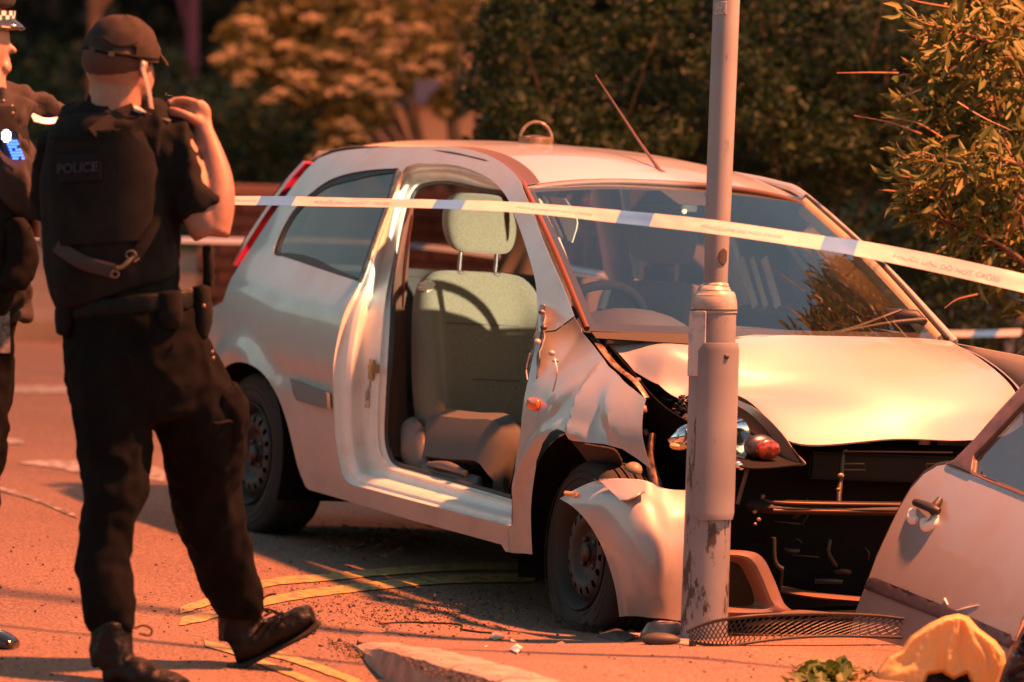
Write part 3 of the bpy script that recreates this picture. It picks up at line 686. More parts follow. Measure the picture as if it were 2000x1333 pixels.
# far-side passenger pillar belts and pale folded curtain
for k, (px, wd) in enumerate(((1447, .020), (1468, .016), (1492, .022))):
    tube('pale_belt', [L(px, 505, .60), L(px+28, 600, .62)], [(wd, .004)]*2, mat('pale_cloth', (.62, .64, .52), .8), car, n=8, ref=(0, 1, 0))
patch('hanging_cloth', [[L(1075, 385, -.22), L(1104, 388, -.22)], [L(1090, 420, -.22), L(1128, 430, -.22)], [L(1110, 470, -.22), L(1118, 474, -.22)]], 6, 8, mat('pale_cloth', (.62, .64, .52), .8), car, .004)
V, Fc = ell((-.98, -.30, .545), (.06, .05, .02)); mk('white_glove', V, Fc, mat('white_plastic', (.75, .75, .7), .5), car)
tube('curled_strap', [(-1.05, -.36, .54), (-1.08, -.30, .575), (-1.02, -.22, .585), (-.96, -.2, .56)], [(.012, .003)]*4, MATS['white_plastic'], car, n=8, smoothn=12)

# ---- front end: slam panel, radiator pack, crash beam
bm = bmesh.new(); box(bm, (.30, .05, .635), (.05, 1.15, .06)); box(bm, (.30, .05, .16), (.08, 1.1, .05)); box(bm, (.30, -.46, .40), (.05, .10, .52)); box(bm, (.30, .56, .40), (.05, .10, .52)); bmesh.ops.bevel(bm, geom=bm.edges[:], offset=.006, segments=1, affect='EDGES')
from_bm('slam_panel', bm, MATS['matt_black'], car, False)
boxo('radiator', (.27, .05, .40), (.03, .92, .46), mat('radiator', (.006, .006, .006), .95, spec=.1), car)
boxo('upper_grille_frame', (.36, .12, .60), (.03, .62, .085), mat('grille_black', (.008, .007, .007), .7, spec=.2), car, .008)
def px_line(nm, pts, r, m, par=car, n=8, k=14, ref=(0, 0, 1)): return tube(nm, [LX(a, b, x) for a, b, x in pts], r, m, par, n=n, smoothn=k, ref=ref)
EDG = mat('lit_edge', (.11, .055, .033), .5, .3)  # warm tone painted in for lamp light caught on beam and grille edges
px_line('grille_lip', [(1650, 882, .42), (1700, 882, .43), (1860, 884, .42)], .003, EDG)
px_line('grille_lip', [(1640, 908, .41), (1648, 882, .42), (1655, 880, .42)], .003, EDG)
for x0 in (1640, 1808):
    q = [(x0, 906), (x0+48, 906), (x0+50, 918), (x0+4, 918), (x0, 906)]
    tube('clip_slot', [LX(a, b, .43) for a, b in q], .0022, EDG, car, n=6)
bm_ = px_line('crash_beam', [(1470, 988, .44), (1510, 990, .50), (1640, 993, .55), (1800, 994, .55), (1930, 990, .50)], [(.035, .022)]*5, mat('beam', (.016, .011, .010), .6, .2), k=30)
px_line('lit_beam_edge', [(1487, 975, .47), (1520, 982, .53), (1640, 985, .58), (1800, 987, .58)], .005, EDG, bm_); px_line('lit_beam_edge', [(1510, 997, .53), (1640, 999, .58), (1800, 1001, .58)], .005, EDG, bm_)
px_line('latch_stay', [(1645, 890, .42), (1642, 930, .44), (1638, 975, .48), (1640, 1000, .5)], .009, DK)
for (a, b, s) in ((1642, 930, .012), (1637, 957, .008), (1474, 1000, .008), (1482, 1015, .008), (1475, 1024, .006), (1490, 970, .008)):
    V, Fc = ell(LX(a, b, .52), (s*.7, s, s*.8), n=10, k=6); mk('bolt_head', V, Fc, MATS['primer_metal'], car)
px_line('headlamp_stay', [(1462, 908, .50), (1450, 950, .50), (1440, 985, .50)], (.010, .005), EDG)
px_line('hose', [(1511, 1050, .42), (1512, 1090, .42), (1518, 1105, .42), (1528, 1112, .42)], .008, DK); px_line('hose', [(1525, 1110, .40), (1522, 1150, .40)], .010, MATS['matt_black'])
px_line('lower_tray', [(1525, 1152, .46), (1600, 1164, .52), (1690, 1172, .52)], (.05, .010), mat('tray', (.13, .06, .035), .6))
px_line('under_shield', [(1440, 1215, .50), (1600, 1200, .55), (1800, 1190, .5)], (.10, .012), MATS['matt_black'])
random.seed(5)
for k in range(22):   # fins, pipes and loose brackets of the radiator pack, barely catching the light
    a = random.uniform(1500, 1850); b = random.uniform(905, 1150); ln = random.uniform(12, 55)
    if k % 3: q = [(a, b, .33), (a+ln*.5, b+random.uniform(-3, 5), .34), (a+ln, b+random.uniform(-2, 6), .33)]
    else: q = [(a, b, .33), (a+random.uniform(-8, 8), b+ln*.5, .34), (a+random.uniform(-14, 14), b+ln, .33)]
    px_line('cooling_pipe', q, random.choice((.003, .006, .010)), mat('dim_pipe', (.028, .018, .014), .5, .3, col2=(.012, .01, .01), nscale=30))
# headlight unit: bucket, reflector, amber indicator, lens frame
hl = bpy.data.objects.new('headlight', None); COL.objects.link(hl); hl.parent = car
A_ = [(1436, 770, .12), (1470, 790, .25), (1520, 840, .40), (1570, 905, .53)]
B_ = [(1425, 905, .48), (1460, 915, .54), (1500, 915, .56), (1566, 908, .54)]
bowl = []
for t in np.linspace(0, 1, 6):
    bowl.append([tuple(Vector(LX(*a)).lerp(LX(*b), t)+Vector((-.10*math.sin(math.pi*t), .02*math.sin(math.pi*t), 0))) for a, b in zip(A_, B_)])
patch('lamp_housing', bowl, 24, 18, MATS['grille_black'], hl, .004)
frm_o = [(1437, 780), (1470, 795), (1500, 818), (1530, 850), (1553, 883), (1573, 908), (1530, 911), (1470, 915)]
frm_i = [(1438, 792), (1462, 806), (1490, 832), (1512, 860), (1522, 885), (1523, 900), (1512, 905), (1472, 908)]
FRM = mat('lamp_bezel', (.42, .30, .24), .25, .6)
patch('lamp_bezel', [[LX(a, b, .24+(a-1437)*.0021) for a, b in frm_o], [LX(a, b, .25+(a-1437)*.0020) for a, b in frm_i]], 40, 5, FRM, hl, .004)
c = LX(1500, 879, .50); V, Fc = ell(c, (.014, .044, .032)); mk('amber_indicator', V, Fc, mat('amber_lamp', (.30, .035, .006), .3, coat=.5, col2=(.10, .01, .004), nscale=60, ramp=(.45, .55)), hl)
V, Fc = ell(c+Vector((-.03, -.012, .004)), (.030, .056, .040)); mk('indicator_reflector', V, Fc, mat('dull_reflector', (.10, .10, .11), .35, .8), hl)
c = LX(1425, 860, .44)
Vr = []; n = 28
for k, (rr_, dx) in enumerate(((.075, .03), (.07, .02), (.05, -.02), (.02, -.04))):
    Vr += [c+Vector((dx, rr_*.75*math.cos(2*math.pi*j/n), rr_*math.sin(2*math.pi*j/n))) for j in range(n)]
mk('reflector_bowl', Vr, [(i*n+j, i*n+(j+1) % n, (i+1)*n+(j+1) % n, (i+1)*n+j) for i in range(3) for j in range(n)], mat('reflector', (.75, .78, .85), .08, 1.), hl)
V, Fc = tubem([LX(1310, 868, .38), LX(1335, 852, .40), LX(1352, 850, .40)], [(.012, .018), (.03, .03), (.03, .04)], 12); mk('broken_reflector', V, Fc, mat('reflector', (.75, .78, .85), .08, 1.), hl)
V, Fc = ell(LX(1325, 872, .40), (.02, .03, .012)); mk('bulb_shield', V, Fc, mat('orange_shell', (.8, .4, .15), .3), hl)
for (a, b, s) in ((1440, 908, .018), (1447, 914, .012)):
    V, Fc = ell(LX(a, b, .5), (s, s*1.2, s*.8), n=8, k=5); mk('lamp_clip', V, Fc, CHROME, hl)

# ---- displaced front bumper corner
def BR(lst): return [tuple(L(a, b, y)) for a, b, y in lst]
bc = [
 BR([(1095, 975, -.855), (1130, 954, -.850), (1170, 938, -.838), (1215, 938, -.81), (1258, 942, -.775), (1300, 957, -.71), (1352, 960, -.64)]),
 BR([(1122, 992, -.865), (1150, 975, -.862), (1180, 960, -.852), (1222, 958, -.828), (1262, 965, -.79), (1302, 985, -.73), (1352, 990, -.655)]),
 BR([(1148, 1018, -.868), (1172, 1000, -.872), (1198, 985, -.865), (1235, 985, -.845), (1270, 995, -.805), (1305, 1015, -.745), (1352, 1020, -.665)]),
 BR([(1175, 1062, -.862), (1196, 1048, -.872), (1216, 1040, -.870), (1248, 1042, -.850), (1280, 1050, -.81), (1310, 1062, -.75), (1352, 1068, -.67)]),
 BR([(1195, 1115, -.850), (1212, 1105, -.864), (1232, 1098, -.862), (1260, 1100, -.842), (1288, 1105, -.80), (1315, 1112, -.742), (1352, 1118, -.665)]),
 BR([(1206, 1160, -.835), (1220, 1155, -.848), (1240, 1150, -.845), (1266, 1150, -.825), (1292, 1155, -.785), (1318, 1160, -.73), (1352, 1165, -.655)]),
 BR([(1212, 1205, -.81), (1225, 1203, -.82), (1246, 1203, -.815), (1270, 1206, -.80), (1295, 1208, -.765), (1320, 1212, -.715), (1352, 1214, -.645)])]
def dent(v, u, p):
    p = Vector(p); d = math.hypot((u-.42)/.22, (v-.10)/.10); p.y += .020*math.exp(-d*d); 
    e = ((u-.30)*.5+(v-.02)); p.y += -.008*math.exp(-((u-.36)/.03)**2)*max(0, 1-v*6)
    e = math.hypot((u-.75)/.12, (v-.60)/.2); p.y += .02*math.exp(-e*e); return tuple(p)
bpaint = dirtpaint('bumper_paint', (.46, .445, .46), rough=.42, metal=.3)
fb = patch('front_bumper', bc, 50, 60, bpaint, car, .004, disp=dent, off=-1)
tube('bumper_edge', [Vector(p)+Vector((0, .002, 0)) for p in cr1(BR([(1170, 938, -.838), (1215, 937, -.81), (1258, 941, -.775), (1300, 957, -.71), (1345, 961, -.65)]), 20)], .0035, PAINT_IN, fb, n=6)
for k in range(24):     # scrapes low on the corner
    a = random.uniform(1222, 1282); b = random.triangular(1090, 1195, 1165); q = [L(a+t*random.uniform(16, 40), b+random.uniform(-2, 3)+3*math.sin(t*3), -.852+t*.035+(a-1222)*.0012+(b-1110)*.0004) for t in (0, .33, .66, 1)]
    tube('scrape', q, random.uniform(.0006, .0018), mat('scrape', (.05, .03, .03), .8), fb, n=5, smoothn=10)
patch('torn_flap', [BR([(1172, 940, -.846), (1215, 938, -.822), (1255, 942, -.79)]), BR([(1195, 962, -.866), (1230, 966, -.852), (1260, 962, -.815)]), BR([(1212, 978, -.875), (1232, 975, -.866), (1258, 958, -.82)])], 14, 10, bpaint, fb, .004)
V, Fc = ell(L(1122, 968, -.862), (.008, .006, .008), n=8, k=5); mk('rivet', V, Fc, CHROME, fb)
tube('clip', [L(1105, 963, -.86), L(1125, 966, -.865)], .007, mat('orange_shell', (.8, .4, .15), .3), fb, n=6)
tri = [LX(1303, 1080, .46), LX(1352, 1080, .50), LX(1352, 1150, .50)]
mk('bumper_opening', [p+Vector((.02, -.095, 0)) for p in tri], [(0, 1, 2)], MATS['matt_black'], fb)
# fog-lamp surround right of the post
fo_ = [(1390, 1075), (1462, 1078), (1490, 1092), (1510, 1130), (1530, 1178), (1548, 1198), (1510, 1205), (1390, 1206)]
fi_ = [(1390, 1094), (1425, 1095), (1445, 1104), (1458, 1125), (1472, 1160), (1470, 1182), (1440, 1186), (1390, 1182)]
fs = patch('fog_light_surround', [[LX(a, b, .56) for a, b in fo_], [LX(a, b, .585) for a, b in [((p[0]+q[0])/2, (p[1]+q[1])/2) for p, q in zip(fo_, fi_)]], [LX(a, b, .54) for a, b in fi_]], 50, 8, mat('surround', (.20, .12, .09), .45, coat=.2, col2=(.12, .07, .06), nscale=7), fb, .004)
boxo('fog_light_recess', LX(1430, 1140, .48), (.03, .16, .16), MATS['matt_black'], fb)
tube('spoiler_lip', [LX(1500, 1203, .56), LX(1560, 1196, .60), LX(1620, 1200, .6)], [(.03, .006)]*3, MATS['surround'], fb, n=8, smoothn=8)

# ---- aerial
ab = L(1292, 343, 0); at_ = Vector(ab)
tip = W(1163, 147, (np.linalg.inv(C2W) @ (np.array(l2w(ab))-CAM))[2]+.42); tip = w2l(tip)
an = tube('antenna', [ab+Vector((0, 0, .008)), Vector(ab).lerp(tip, .3), tip], [.007, .0045, .0022], mat('antenna', (.12, .06, .05), .4), car, n=8)
V, Fc = ell(ab+Vector((-.006, 0, .006)), (.028, .016, .014)); mk('antenna_base', V, Fc, mat('antenna', (.12, .06, .05), .4), an)

tube('far_pillar_trim', [Vector((-.25, .64, .955)), Vector((-.62, .59, 1.165)), Vector((-1.0, .53, 1.345))], [(.035, .012)]*3, mat('beige_trim', (.42, .34, .24), .8), car, n=10, ref=(0, 1, 0), smoothn=14)

# ================================================================== ground
def T(p): return l2w(p)
ASPH = asphalt('asphalt', (.18, .103, .070), (.215, .125, .085))
PAVE = asphalt('pavement_asphalt', (.185, .108, .078), (.22, .13, .092), 110.)
rd = sheet('road', [(-45, -16), (9, -16), (9, 22), (-45, 22)], [], 1.5, lambda x, y: tuple(T((x, y, .012*noise.noise(Vector((x*.5, y*.5, 0)))-.006 if math.hypot(x+1, y) > 8 else 0))), ASPH)
setp(rd, kind='structure')
fg = sheet('far_ground', [(-160, -110), (40, -110), (40, 130), (-160, 130)], [], 12, lambda x, y: tuple(T((x, y, -.10))), mat('dark_earth', (.03, .026, .02), .95)); setp(fg, kind='structure')
def pave_h(x, y): return (.020+.10*max(0, min(1, x/.8)))*(.12+.88*min(1, math.hypot(x-.17, y+1.61)/1.2))
def Gp(px, py):
    h = .05
    for _ in range(6): p = G(px, py, h); h = pave_h(p.x, p.y)
    return G(px, py, h)
kerb_px = [(700, 1253), (722, 1257), (760, 1266), (820, 1281), (885, 1298), (950, 1315), (1020, 1338), (1100, 1368)]
kl = [Gp(*a) for a in kerb_px]
edge = [Gp(700, 1248), Gp(730, 1214), Gp(790, 1196), Gp(880, 1189), Gp(960, 1203), Gp(1050, 1222)]
poly = [(p.x, p.y) for p in kl] + [(3.5, -1.2), (6, .4), (6, 6), (1.2, 6), (.35, 1.4), (.2, .2), (.18, -.45)] + [(p.x, p.y) for p in reversed(edge)]
def plift(x, y):
    d = segd((x, y), poly); h = pave_h(x, y); k = min(1, d/.03) if min((Vector((x, y))-Vector((e.x, e.y))).length for e in edge) < .5 and math.hypot(x-.17, y+1.61) > .12 else 1
    if d < .0008 and x > .1 and y < -.8: k = 1
    return tuple(T((x, y, -.02+(h+.02)*k + .004*noise.noise(Vector((x*3, y*3, 0))))))
pv = sheet('pavement', poly, [], .06, plift, PAVE, None, .10, off=-1, sharp=70); setp(pv, kind='structure')
# kerb stones
KST = mat('kerb_stone', (.42, .31, .25), .85, col2=(.27, .19, .15), nscale=14, bump=.5, bscale=70)
kerb = bpy.data.objects.new('kerb', None); COL.objects.link(kerb); setp(kerb, kind='structure')
def kstone(pts, first=False):
    rows = []
    for i, p in enumerate(pts):
        a = pts[max(0, i-1)]; b = pts[min(len(pts)-1, i+1)]; t = (b-a).normalized(); n_ = Vector((t.y, -t.x, 0))
        if n_.dot(Vector((-.3, -1, 0))) < 0: n_ = -n_
        h = (pave_h(p.x, p.y)+.004)*(min(1, .1+.9*i/(len(pts)-1)) if first else 1); w_ = .15
        sec = [(-w_, h-.005), (-w_+.01, h), (-.010, h), (.012, h-.004), (.030, h-.012), (.042, h*.45), (.050, -.03)]
        rows.append([tuple(T((p.x+n_.x*s, p.y+n_.y*s, z+.003*noise.noise(Vector((p.x*30, p.y*30, z*20)))))) for s, z in sec])
    A = rows; n2 = len(A[0]); V = [q for r in A for q in r]; b = len(V)
    Fc = [(i*n2+j, (i+1)*n2+j, (i+1)*n2+j+1, i*n2+j+1) for i in range(len(A)-1) for j in range(n2-1)]+[tuple(range(n2)), tuple((len(A)-1)*n2+j for j in range(n2))]
    return mk('kerb_stone', V, Fc, KST, kerb, False)
kk = [Vector(p) for p in cr1([tuple(p) for p in kl], 60)]
for i0, i1 in ((0, 7), (7, 21), (21, 35), (35, 47), (47, 59)):
    seg = [Vector(p) for p in kk[i0:i1+1]]; d = (seg[1]-seg[0]).normalized()*.004; seg[0] += d; seg[-1] -= d; kstone(seg, i0 == 0)

def marking(name, up, lo, m, h=.004, z=0):
    "painted strip between two pixel polylines on the road plane"
    A = cr1([tuple(G(a, b, h)) for a, b in up], 40); B = cr1([tuple(G(a, b, h)) for a, b in lo], 40)
    V = []; Fc = []
    for i in range(40):
        w1 = .006*noise.noise(Vector(A[i])*14); V += [T(Vector(A[i])+Vector((w1, w1, 0))), T(Vector(B[i])-Vector((w1, w1, 0)))]
    Fc = [(2*i, 2*i+1, 2*i+3, 2*i+2) for i in range(39)]
    return mk(name, V, Fc, m, rd)
def worn(name, col, under=(.12, .085, .07), thr=(.36, .46)):
    m = mat(name, under, .7, col2=col, nscale=26, ramp=thr, detail=9, bump=.3, bscale=200); return m
YEL = worn('yellow_paint', (.46, .30, .10), (.15, .105, .08), (.34, .50)); WHT = worn('white_paint', (.40, .35, .31), (.13, .09, .07), (.38, .56))
def strip(name, pts, hh, m):
    return marking(name, [(a, b-hh) for a, b in pts], [(a, b+hh) for a, b in pts], m)
strip('yellow_line', [(352, 1192), (400, 1177), (520, 1139), (620, 1129), (760, 1116), (900, 1107), (1045, 1106)], 7, YEL)
strip('yellow_line', [(352, 1214), (420, 1199), (540, 1170), (650, 1153), (790, 1138), (880, 1131), (1045, 1128)], 8, YEL)
strip('yellow_line', [(400, 1256), (450, 1270), (510, 1293), (575, 1318), (660, 1352)], 6, YEL)
strip('yellow_line', [(500, 1268), (560, 1283), (620, 1303), (680, 1325), (740, 1350)], 7, YEL)
marking('white_arrow_head', [(36, 903), (100, 899), (220, 905), (322, 914)], [(36, 905), (110, 914), (170, 926), (322, 940)], WHT)
strip('white_dash', [(-40, 862), (10, 861), (46, 863)], 5, WHT)
strip('white_edge_line', [(-60, 760), (20, 760), (140, 760), (330, 757)], 7, WHT)
strip('faint_line', [(-20, 950), (60, 972), (150, 1008)], 4, worn('faint_paint', (.40, .33, .28), thr=(.45, .62)))
# far side of the road: pavement band, kerb, verge
fp = sheet('far_pavement', [(-45, -16), (-8.5, -16), (-10.5, 4), (-12.5, 22), (-45, 22)], [], 2, lambda x, y: tuple(T((x, y, .10))), mat('far_pave', (.20, .15, .11), .9, col2=(.14, .10, .08), nscale=3)); thick(fp, .14, -1); setp(fp, kind='structure')
vg = sheet('grass_verge', [(-45, -16), (-15.5, -16), (-16.5, 4), (-18, 22), (-45, 22)], [], .6, lambda x, y: tuple(T((x, y, .16+.05*noise.noise(Vector((x, y, 0)))+max(0, -x-19)*.05))), mat('verge', (.055, .065, .015), .95, col2=(.02, .025, .008), nscale=5)); thick(vg, .12, -1); setp(vg, kind='structure')
p0 = w2l(W(95, 535, 34)); 

# loose grit, gravel and leaves near the kerb end
GR = mat('grit', (.22, .15, .11), .9, col2=(.05, .04, .035), nscale=30)
V = []; Fc = []
def chip(c, s):
    b = len(V)
    for k in range(6):
        d = Vector((random.gauss(0, 1), random.gauss(0, 1), random.gauss(0, .6))).normalized()*s; V.append(T(c+d+Vector((0, 0, s*.3))))
    Fc.extend([(b, b+1, b+2), (b, b+2, b+3), (b, b+3, b+4), (b+1, b+2, b+5), (b+2, b+4, b+5), (b, b+1, b+5)])
for _ in range(4200):
    t = random.random()
    if t < .45: px, py = random.gauss(800, 190), random.gauss(1190, 28)
    elif t < .75: px, py = random.uniform(640, 1000), 0; py = 1262+(px-700)*.27+abs(random.gauss(0, 16))
    else: px, py = random.uniform(0, 1700), random.uniform(1050, 1340)
    if py < 1045: continue
    c = Gp(px, py) if inside(tuple(G(px, py, .06))[:2], poly) else G(px, py)
    chip(c, abs(random.gauss(.0025, .002))+.0012)
gr = mk('road_grit', V, Fc, GR, None, False); setp(gr, kind='stuff')
# autumn-coloured leaf litter under the sill
V = []; Fc = []
for _ in range(420):
    c = G(random.gauss(740, 75), random.gauss(1062, 14)); a = random.random()*6.3; s = random.uniform(.008, .018); u = Vector((math.cos(a), math.sin(a), random.uniform(-.4, .6)))*s; v = Vector((-math.sin(a), math.cos(a), random.uniform(-.3, .5)))*s*.6
    b = len(V); c = c+Vector((0, 0, .006+random.random()*.012)); V += [T(c-u), T(c+v), T(c+u), T(c-v)]; Fc.append((b, b+1, b+2, b+3))
setp(mk('leaf_litter', V, Fc, mat('dead_leaf', (.35, .12, .035), .8, col2=(.12, .05, .02), nscale=20), None, False), kind='stuff')
# asphalt crack ridge on the pavement edge
tube_pts = [Gp(740, 1220), Gp(800, 1217), Gp(860, 1219), Gp(900, 1222), Gp(905, 1232), Gp(960, 1238)]
q = cr1([tuple(T(p+Vector((0, 0, .002)))) for p in tube_pts], 30)
o = tube('pavement_crack', [Vector(a)+Vector((0, random.gauss(0, .004), 0)) for a in q], [.0035]*30, mat('crack', (.015, .012, .01), .95), pv, n=5)

# ================================================================== debris on the pavement
def scrap(name, pts, m, label, cat='debris', t=.004, h=.0, par=None, group='car body fragments by the post'):
    "a bent shard: pixel corners with heights above the pavement"
    V = [T(Gp(a, b)+Vector((0, 0, z+h))) for a, b, z in pts]; c = sum(V, Vector())/len(V); c += Vector((0, 0, .008))
    V2 = V+[c]; n = len(V); o = mk(name, V2, [(i, (i+1) % n, n) for i in range(n)], m, par, False); thick(o, t, 0, 0)
    if label: setp(o, label, cat, group)
    return o
SC = mat('scrap_plastic', (.42, .33, .28), .5, col2=(.22, .15, .12), nscale=20); SCD = mat('scrap_dark', (.05, .04, .035), .6)
bm = scrap('bumper_fragment', [(1205, 1235, .0), (1212, 1212, .05), (1240, 1213, .06), (1258, 1228, .02), (1232, 1243, 0)], SC, 'small upright pinkish shard leaning beside the flat front tyre')
scrap('lamp_fragment', [(1165, 1243, .0), (1200, 1238, .02), (1240, 1250, .01), (1215, 1258, 0), (1190, 1250, .0)], SCD, 'dark crumpled scrap just below the flat front tyre')
# rounded broken lamp shell next to the pole
V, Fc = ell(T(Gp(1295, 1250)+Vector((0, 0, .02))), (.075, .055, .042), n=24, k=14)
V = [v+Vector((.02*noise.noise(v*30), .01*noise.noise(v*18), .022*noise.noise(v*26))) for v in V]
o = mk('mirror_shell', V, Fc, mat('shell', (.40, .30, .24), .35, coat=.5, col2=(.16, .10, .08), nscale=12), None); setp(o, 'rounded broken plastic shell lying at the left foot of the lamp post', 'debris', 'car body fragments by the post')
V, Fc = ell(T(Gp(1290, 1258)+Vector((0, 0, .012))), (.06, .03, .022), n=18, k=8); mk('shell_lining', V, Fc, MATS['scrap_dark'], o)
scrap('trim_fragment', [(1318, 1258, .0), (1325, 1232, .035), (1345, 1236, .03), (1350, 1262, 0)], SC, 'bent trim piece touching the base of the lamp post')
scrap('white_shard', [(995, 1273, .006), (1008, 1268, .014), (1020, 1272, .010), (1010, 1278, .004)], mat('white_chip', (.75, .72, .72), .5), 'small white plastic shard alone on the pavement below the tyre', group=None)
scrap('curled_sliver', [(955, 1248, .004), (966, 1242, .010), (980, 1247, .012), (985, 1250, .006), (965, 1251, .003)], mat('sliver', (.5, .36, .28), .5), 'thin curled sliver left of the white shard on the pavement', group=None)
scrap('glass_strip', [(1170, 1238, .004), (1215, 1248, .012), (1265, 1243, .008), (1215, 1253, .004)], mat('clear_edge', (.5, .42, .38), .2), 'long thin strip between tyre and rounded shell')
for i in range(14):
    px = random.uniform(940, 1330); py = random.uniform(1245, 1268); c = Gp(px, py); s = random.uniform(.004, .010)
    V = [T(c+Vector((random.gauss(0, s), random.gauss(0, s), abs(random.gauss(0, s*.5))+.002))) for _ in range(4)]
    o = mk('glass_crumb', V, [(0, 1, 2), (0, 2, 3), (0, 1, 3)], MATS['white_chip'] if i % 3 else SC, None, False); setp(o, 'tiny pale crumb of glass or plastic on the pavement below the flat tyre', 'debris', 'pale crumbs scattered on the pavement')
# round-topped stone chips at the bottom edge
for (px, py, s, lab) in ((905, 1322, .026, 'small dark stone in the gutter at the bottom edge'), (862, 1337, .016, 'smaller stone left of the dark stone in the gutter')):
    V, Fc = ell(T(G(px, py)+Vector((0, 0, s*.5))), (s*1.4, s, s*.8), n=12, k=8); V = [v+Vector((1, 1, 1))*.006*noise.noise(v*40) for v in V]
    setp(mk('gutter_stone', V, Fc, GR, None), lab, 'stone', 'stones in the gutter')

# detached mesh grille insert
grl = empty('grille_insert', T(Gp(1500, 1255)), 'bent black mesh grille insert lying on the pavement right of the lamp post', 'car grille')
top = [(1338, 1248), (1380, 1232), (1440, 1222), (1510, 1217), (1600, 1215), (1700, 1218), (1760, 1224)]
bot = [(1345, 1262), (1390, 1269), (1430, 1270), (1480, 1261), (1560, 1252), (1640, 1249), (1760, 1252)]
TA = cr1([tuple(T(Gp(a, 1262)+Vector((0, 0, .02+(1262-b)*.00165)))) for a, b in top], 61)
BA = cr1([tuple(T(Gp(a, 1262)+Vector((0, 0, .012+(1262-b)*.0014)))) for a, b in bot], 61)
GB = mat('grille_plastic', (.032, .025, .022), .5)
for nm, A in (('top_rail', TA), ('bottom_rail', BA)): tube(nm, [Vector(a) for a in A], [.005]*61, GB, grl, n=8)
def gpt(u, v): i = u*60; k = min(59, int(i)); f = i-k; a = Vector(TA[k]).lerp(Vector(TA[k+1]), f); b = Vector(BA[k]).lerp(Vector(BA[k+1]), f); return a.lerp(b, v)
nb = 34; prt = []
for k in range(-2, nb+3):
    for s in (-1, 1):
        q = [];
        for t in np.linspace(0, 1, 8):
            u = (k+s*t*3.4)/nb+(0 if s > 0 else .0)
            if 0 <= u <= 1: q.append(gpt(u, t))
        if len(q) > 1: prt.append(tubem(q, .0016, 4))
V, Fc = multi(prt); setp(mk('wire_mesh', V, Fc, GB, grl, False), kind='stuff')
tube('mounting_lug', [gpt(.2, 1), gpt(.2, 1)+Vector((0, 0, -.02))], .008, GB, grl, n=6); tube('mounting_lug', [gpt(.03, 1), gpt(.02, 1)+Vector((0, 0, -.015))], .012, GB, grl, n=6)

# ================================================================== lamp post
base = LX(1374, 1240, .72); base.z = pave_h(base.x, base.y)
bw = T(base); dep = (np.linalg.inv(C2W) @ (np.array(bw)-CAM))[2]
post = empty('lamp_post', bw, 'scratched pale grey steel lamp post that the car has hit', 'lamp post')
def scr(name, col, scratch, dens=(.60, .68), sc=9, rough=.5, st=(1, 1, .35)):
    m = bpy.data.materials.new(name); m.use_nodes = True; n = m.node_tree; b = n.nodes['Principled BSDF']; tc = n.nodes.new('ShaderNodeTexCoord')
    mp = n.nodes.new('ShaderNodeMapping'); mp.inputs['Scale'].default_value = st; n.links.new(tc.outputs['Object'], mp.inputs[0])
    z = n.nodes.new('ShaderNodeTexNoise'); z.inputs['Scale'].default_value = sc; z.inputs['Detail'].default_value = 8; z.inputs['Roughness'].default_value = .7; n.links.new(mp.outputs[0], z.inputs['Vector'])
    r = n.nodes.new('ShaderNodeValToRGB'); r.color_ramp.elements[0].position = dens[0]; r.color_ramp.elements[1].position = dens[1]; r.color_ramp.elements[0].color = (*col, 1); r.color_ramp.elements[1].color = (*scratch, 1)
    n.links.new(z.outputs['Fac'], r.inputs[0])
    z2 = n.nodes.new('ShaderNodeTexNoise'); z2.inputs['Scale'].default_value = 3; z2.inputs['Detail'].default_value = 6; n.links.new(tc.outputs['Object'], z2.inputs['Vector'])
    mx = n.nodes.new('ShaderNodeMix'); mx.data_type = 'RGBA'; mx.blend_type = 'MULTIPLY'; mx.inputs[0].default_value = .5; n.links.new(r.outputs[0], mx.inputs[6]); n.links.new(z2.outputs['Color'], mx.inputs[7])
    r2 = n.nodes.new('ShaderNodeValToRGB'); r2.color_ramp.elements[0].position = .3; r2.color_ramp.elements[0].color = (.62, .60, .60, 1); r2.color_ramp.elements[1].position = .62; r2.color_ramp.elements[1].color = (1, 1, 1, 1)
    n.links.new(z2.outputs['Fac'], r2.inputs[0]); n.links.new(r2.outputs[0], mx.inputs[7]); mx.inputs[0].default_value = 1
    n.links.new(mx.outputs[2], b.inputs['Base Color']); b.inputs['Roughness'].default_value = rough; MATS[name] = m; return m
PG = scr('post_paint', (.25, .245, .265), (.06, .045, .04), sc=11); PG2 = scr('post_lower_paint', (.25, .245, .265), (.05, .035, .03), (.555, .60), 19)
def PP(px, py): return W(px, py, dep)
def R_(wpx): return wpx/2/(FPX/dep)
# wider base tube, neck collar, upper shaft
Lb = [(1374, 1262, 92), (1377, 1180, 92), (1382, 1020, 91), (1387, 850, 90), (1391, 700, 90), (1394, 612, 88), (1395, 606, 87)]
tube('base_tube', [PP(a, b) for a, b, _ in Lb], [R_(c) for *_, c in Lb], PG2, post, n=40)
Cb = [(1395, 612, 90), (1395, 596, 90), (1396, 580, 84), (1396, 568, 70), (1397, 559, 56), (1397, 552, 45)]
tube('collar', [PP(a, b) for a, b, _ in Cb], [R_(c) for *_, c in Cb], mat('collar_paint', (.40, .37, .35), .4, col2=(.30, .27, .25), nscale=20), post, n=40, smoothn=24)
Ub = [(1397, 570, 46), (1403, 400, 50), (1413, 150, 52), (1419, 0, 52), (1432, -330, 50), (1500, -2200, 38)]
tube('shaft', [PP(a, b) for a, b, _ in Ub], [R_(c) for *_, c in Ub], PG, post, n=40)
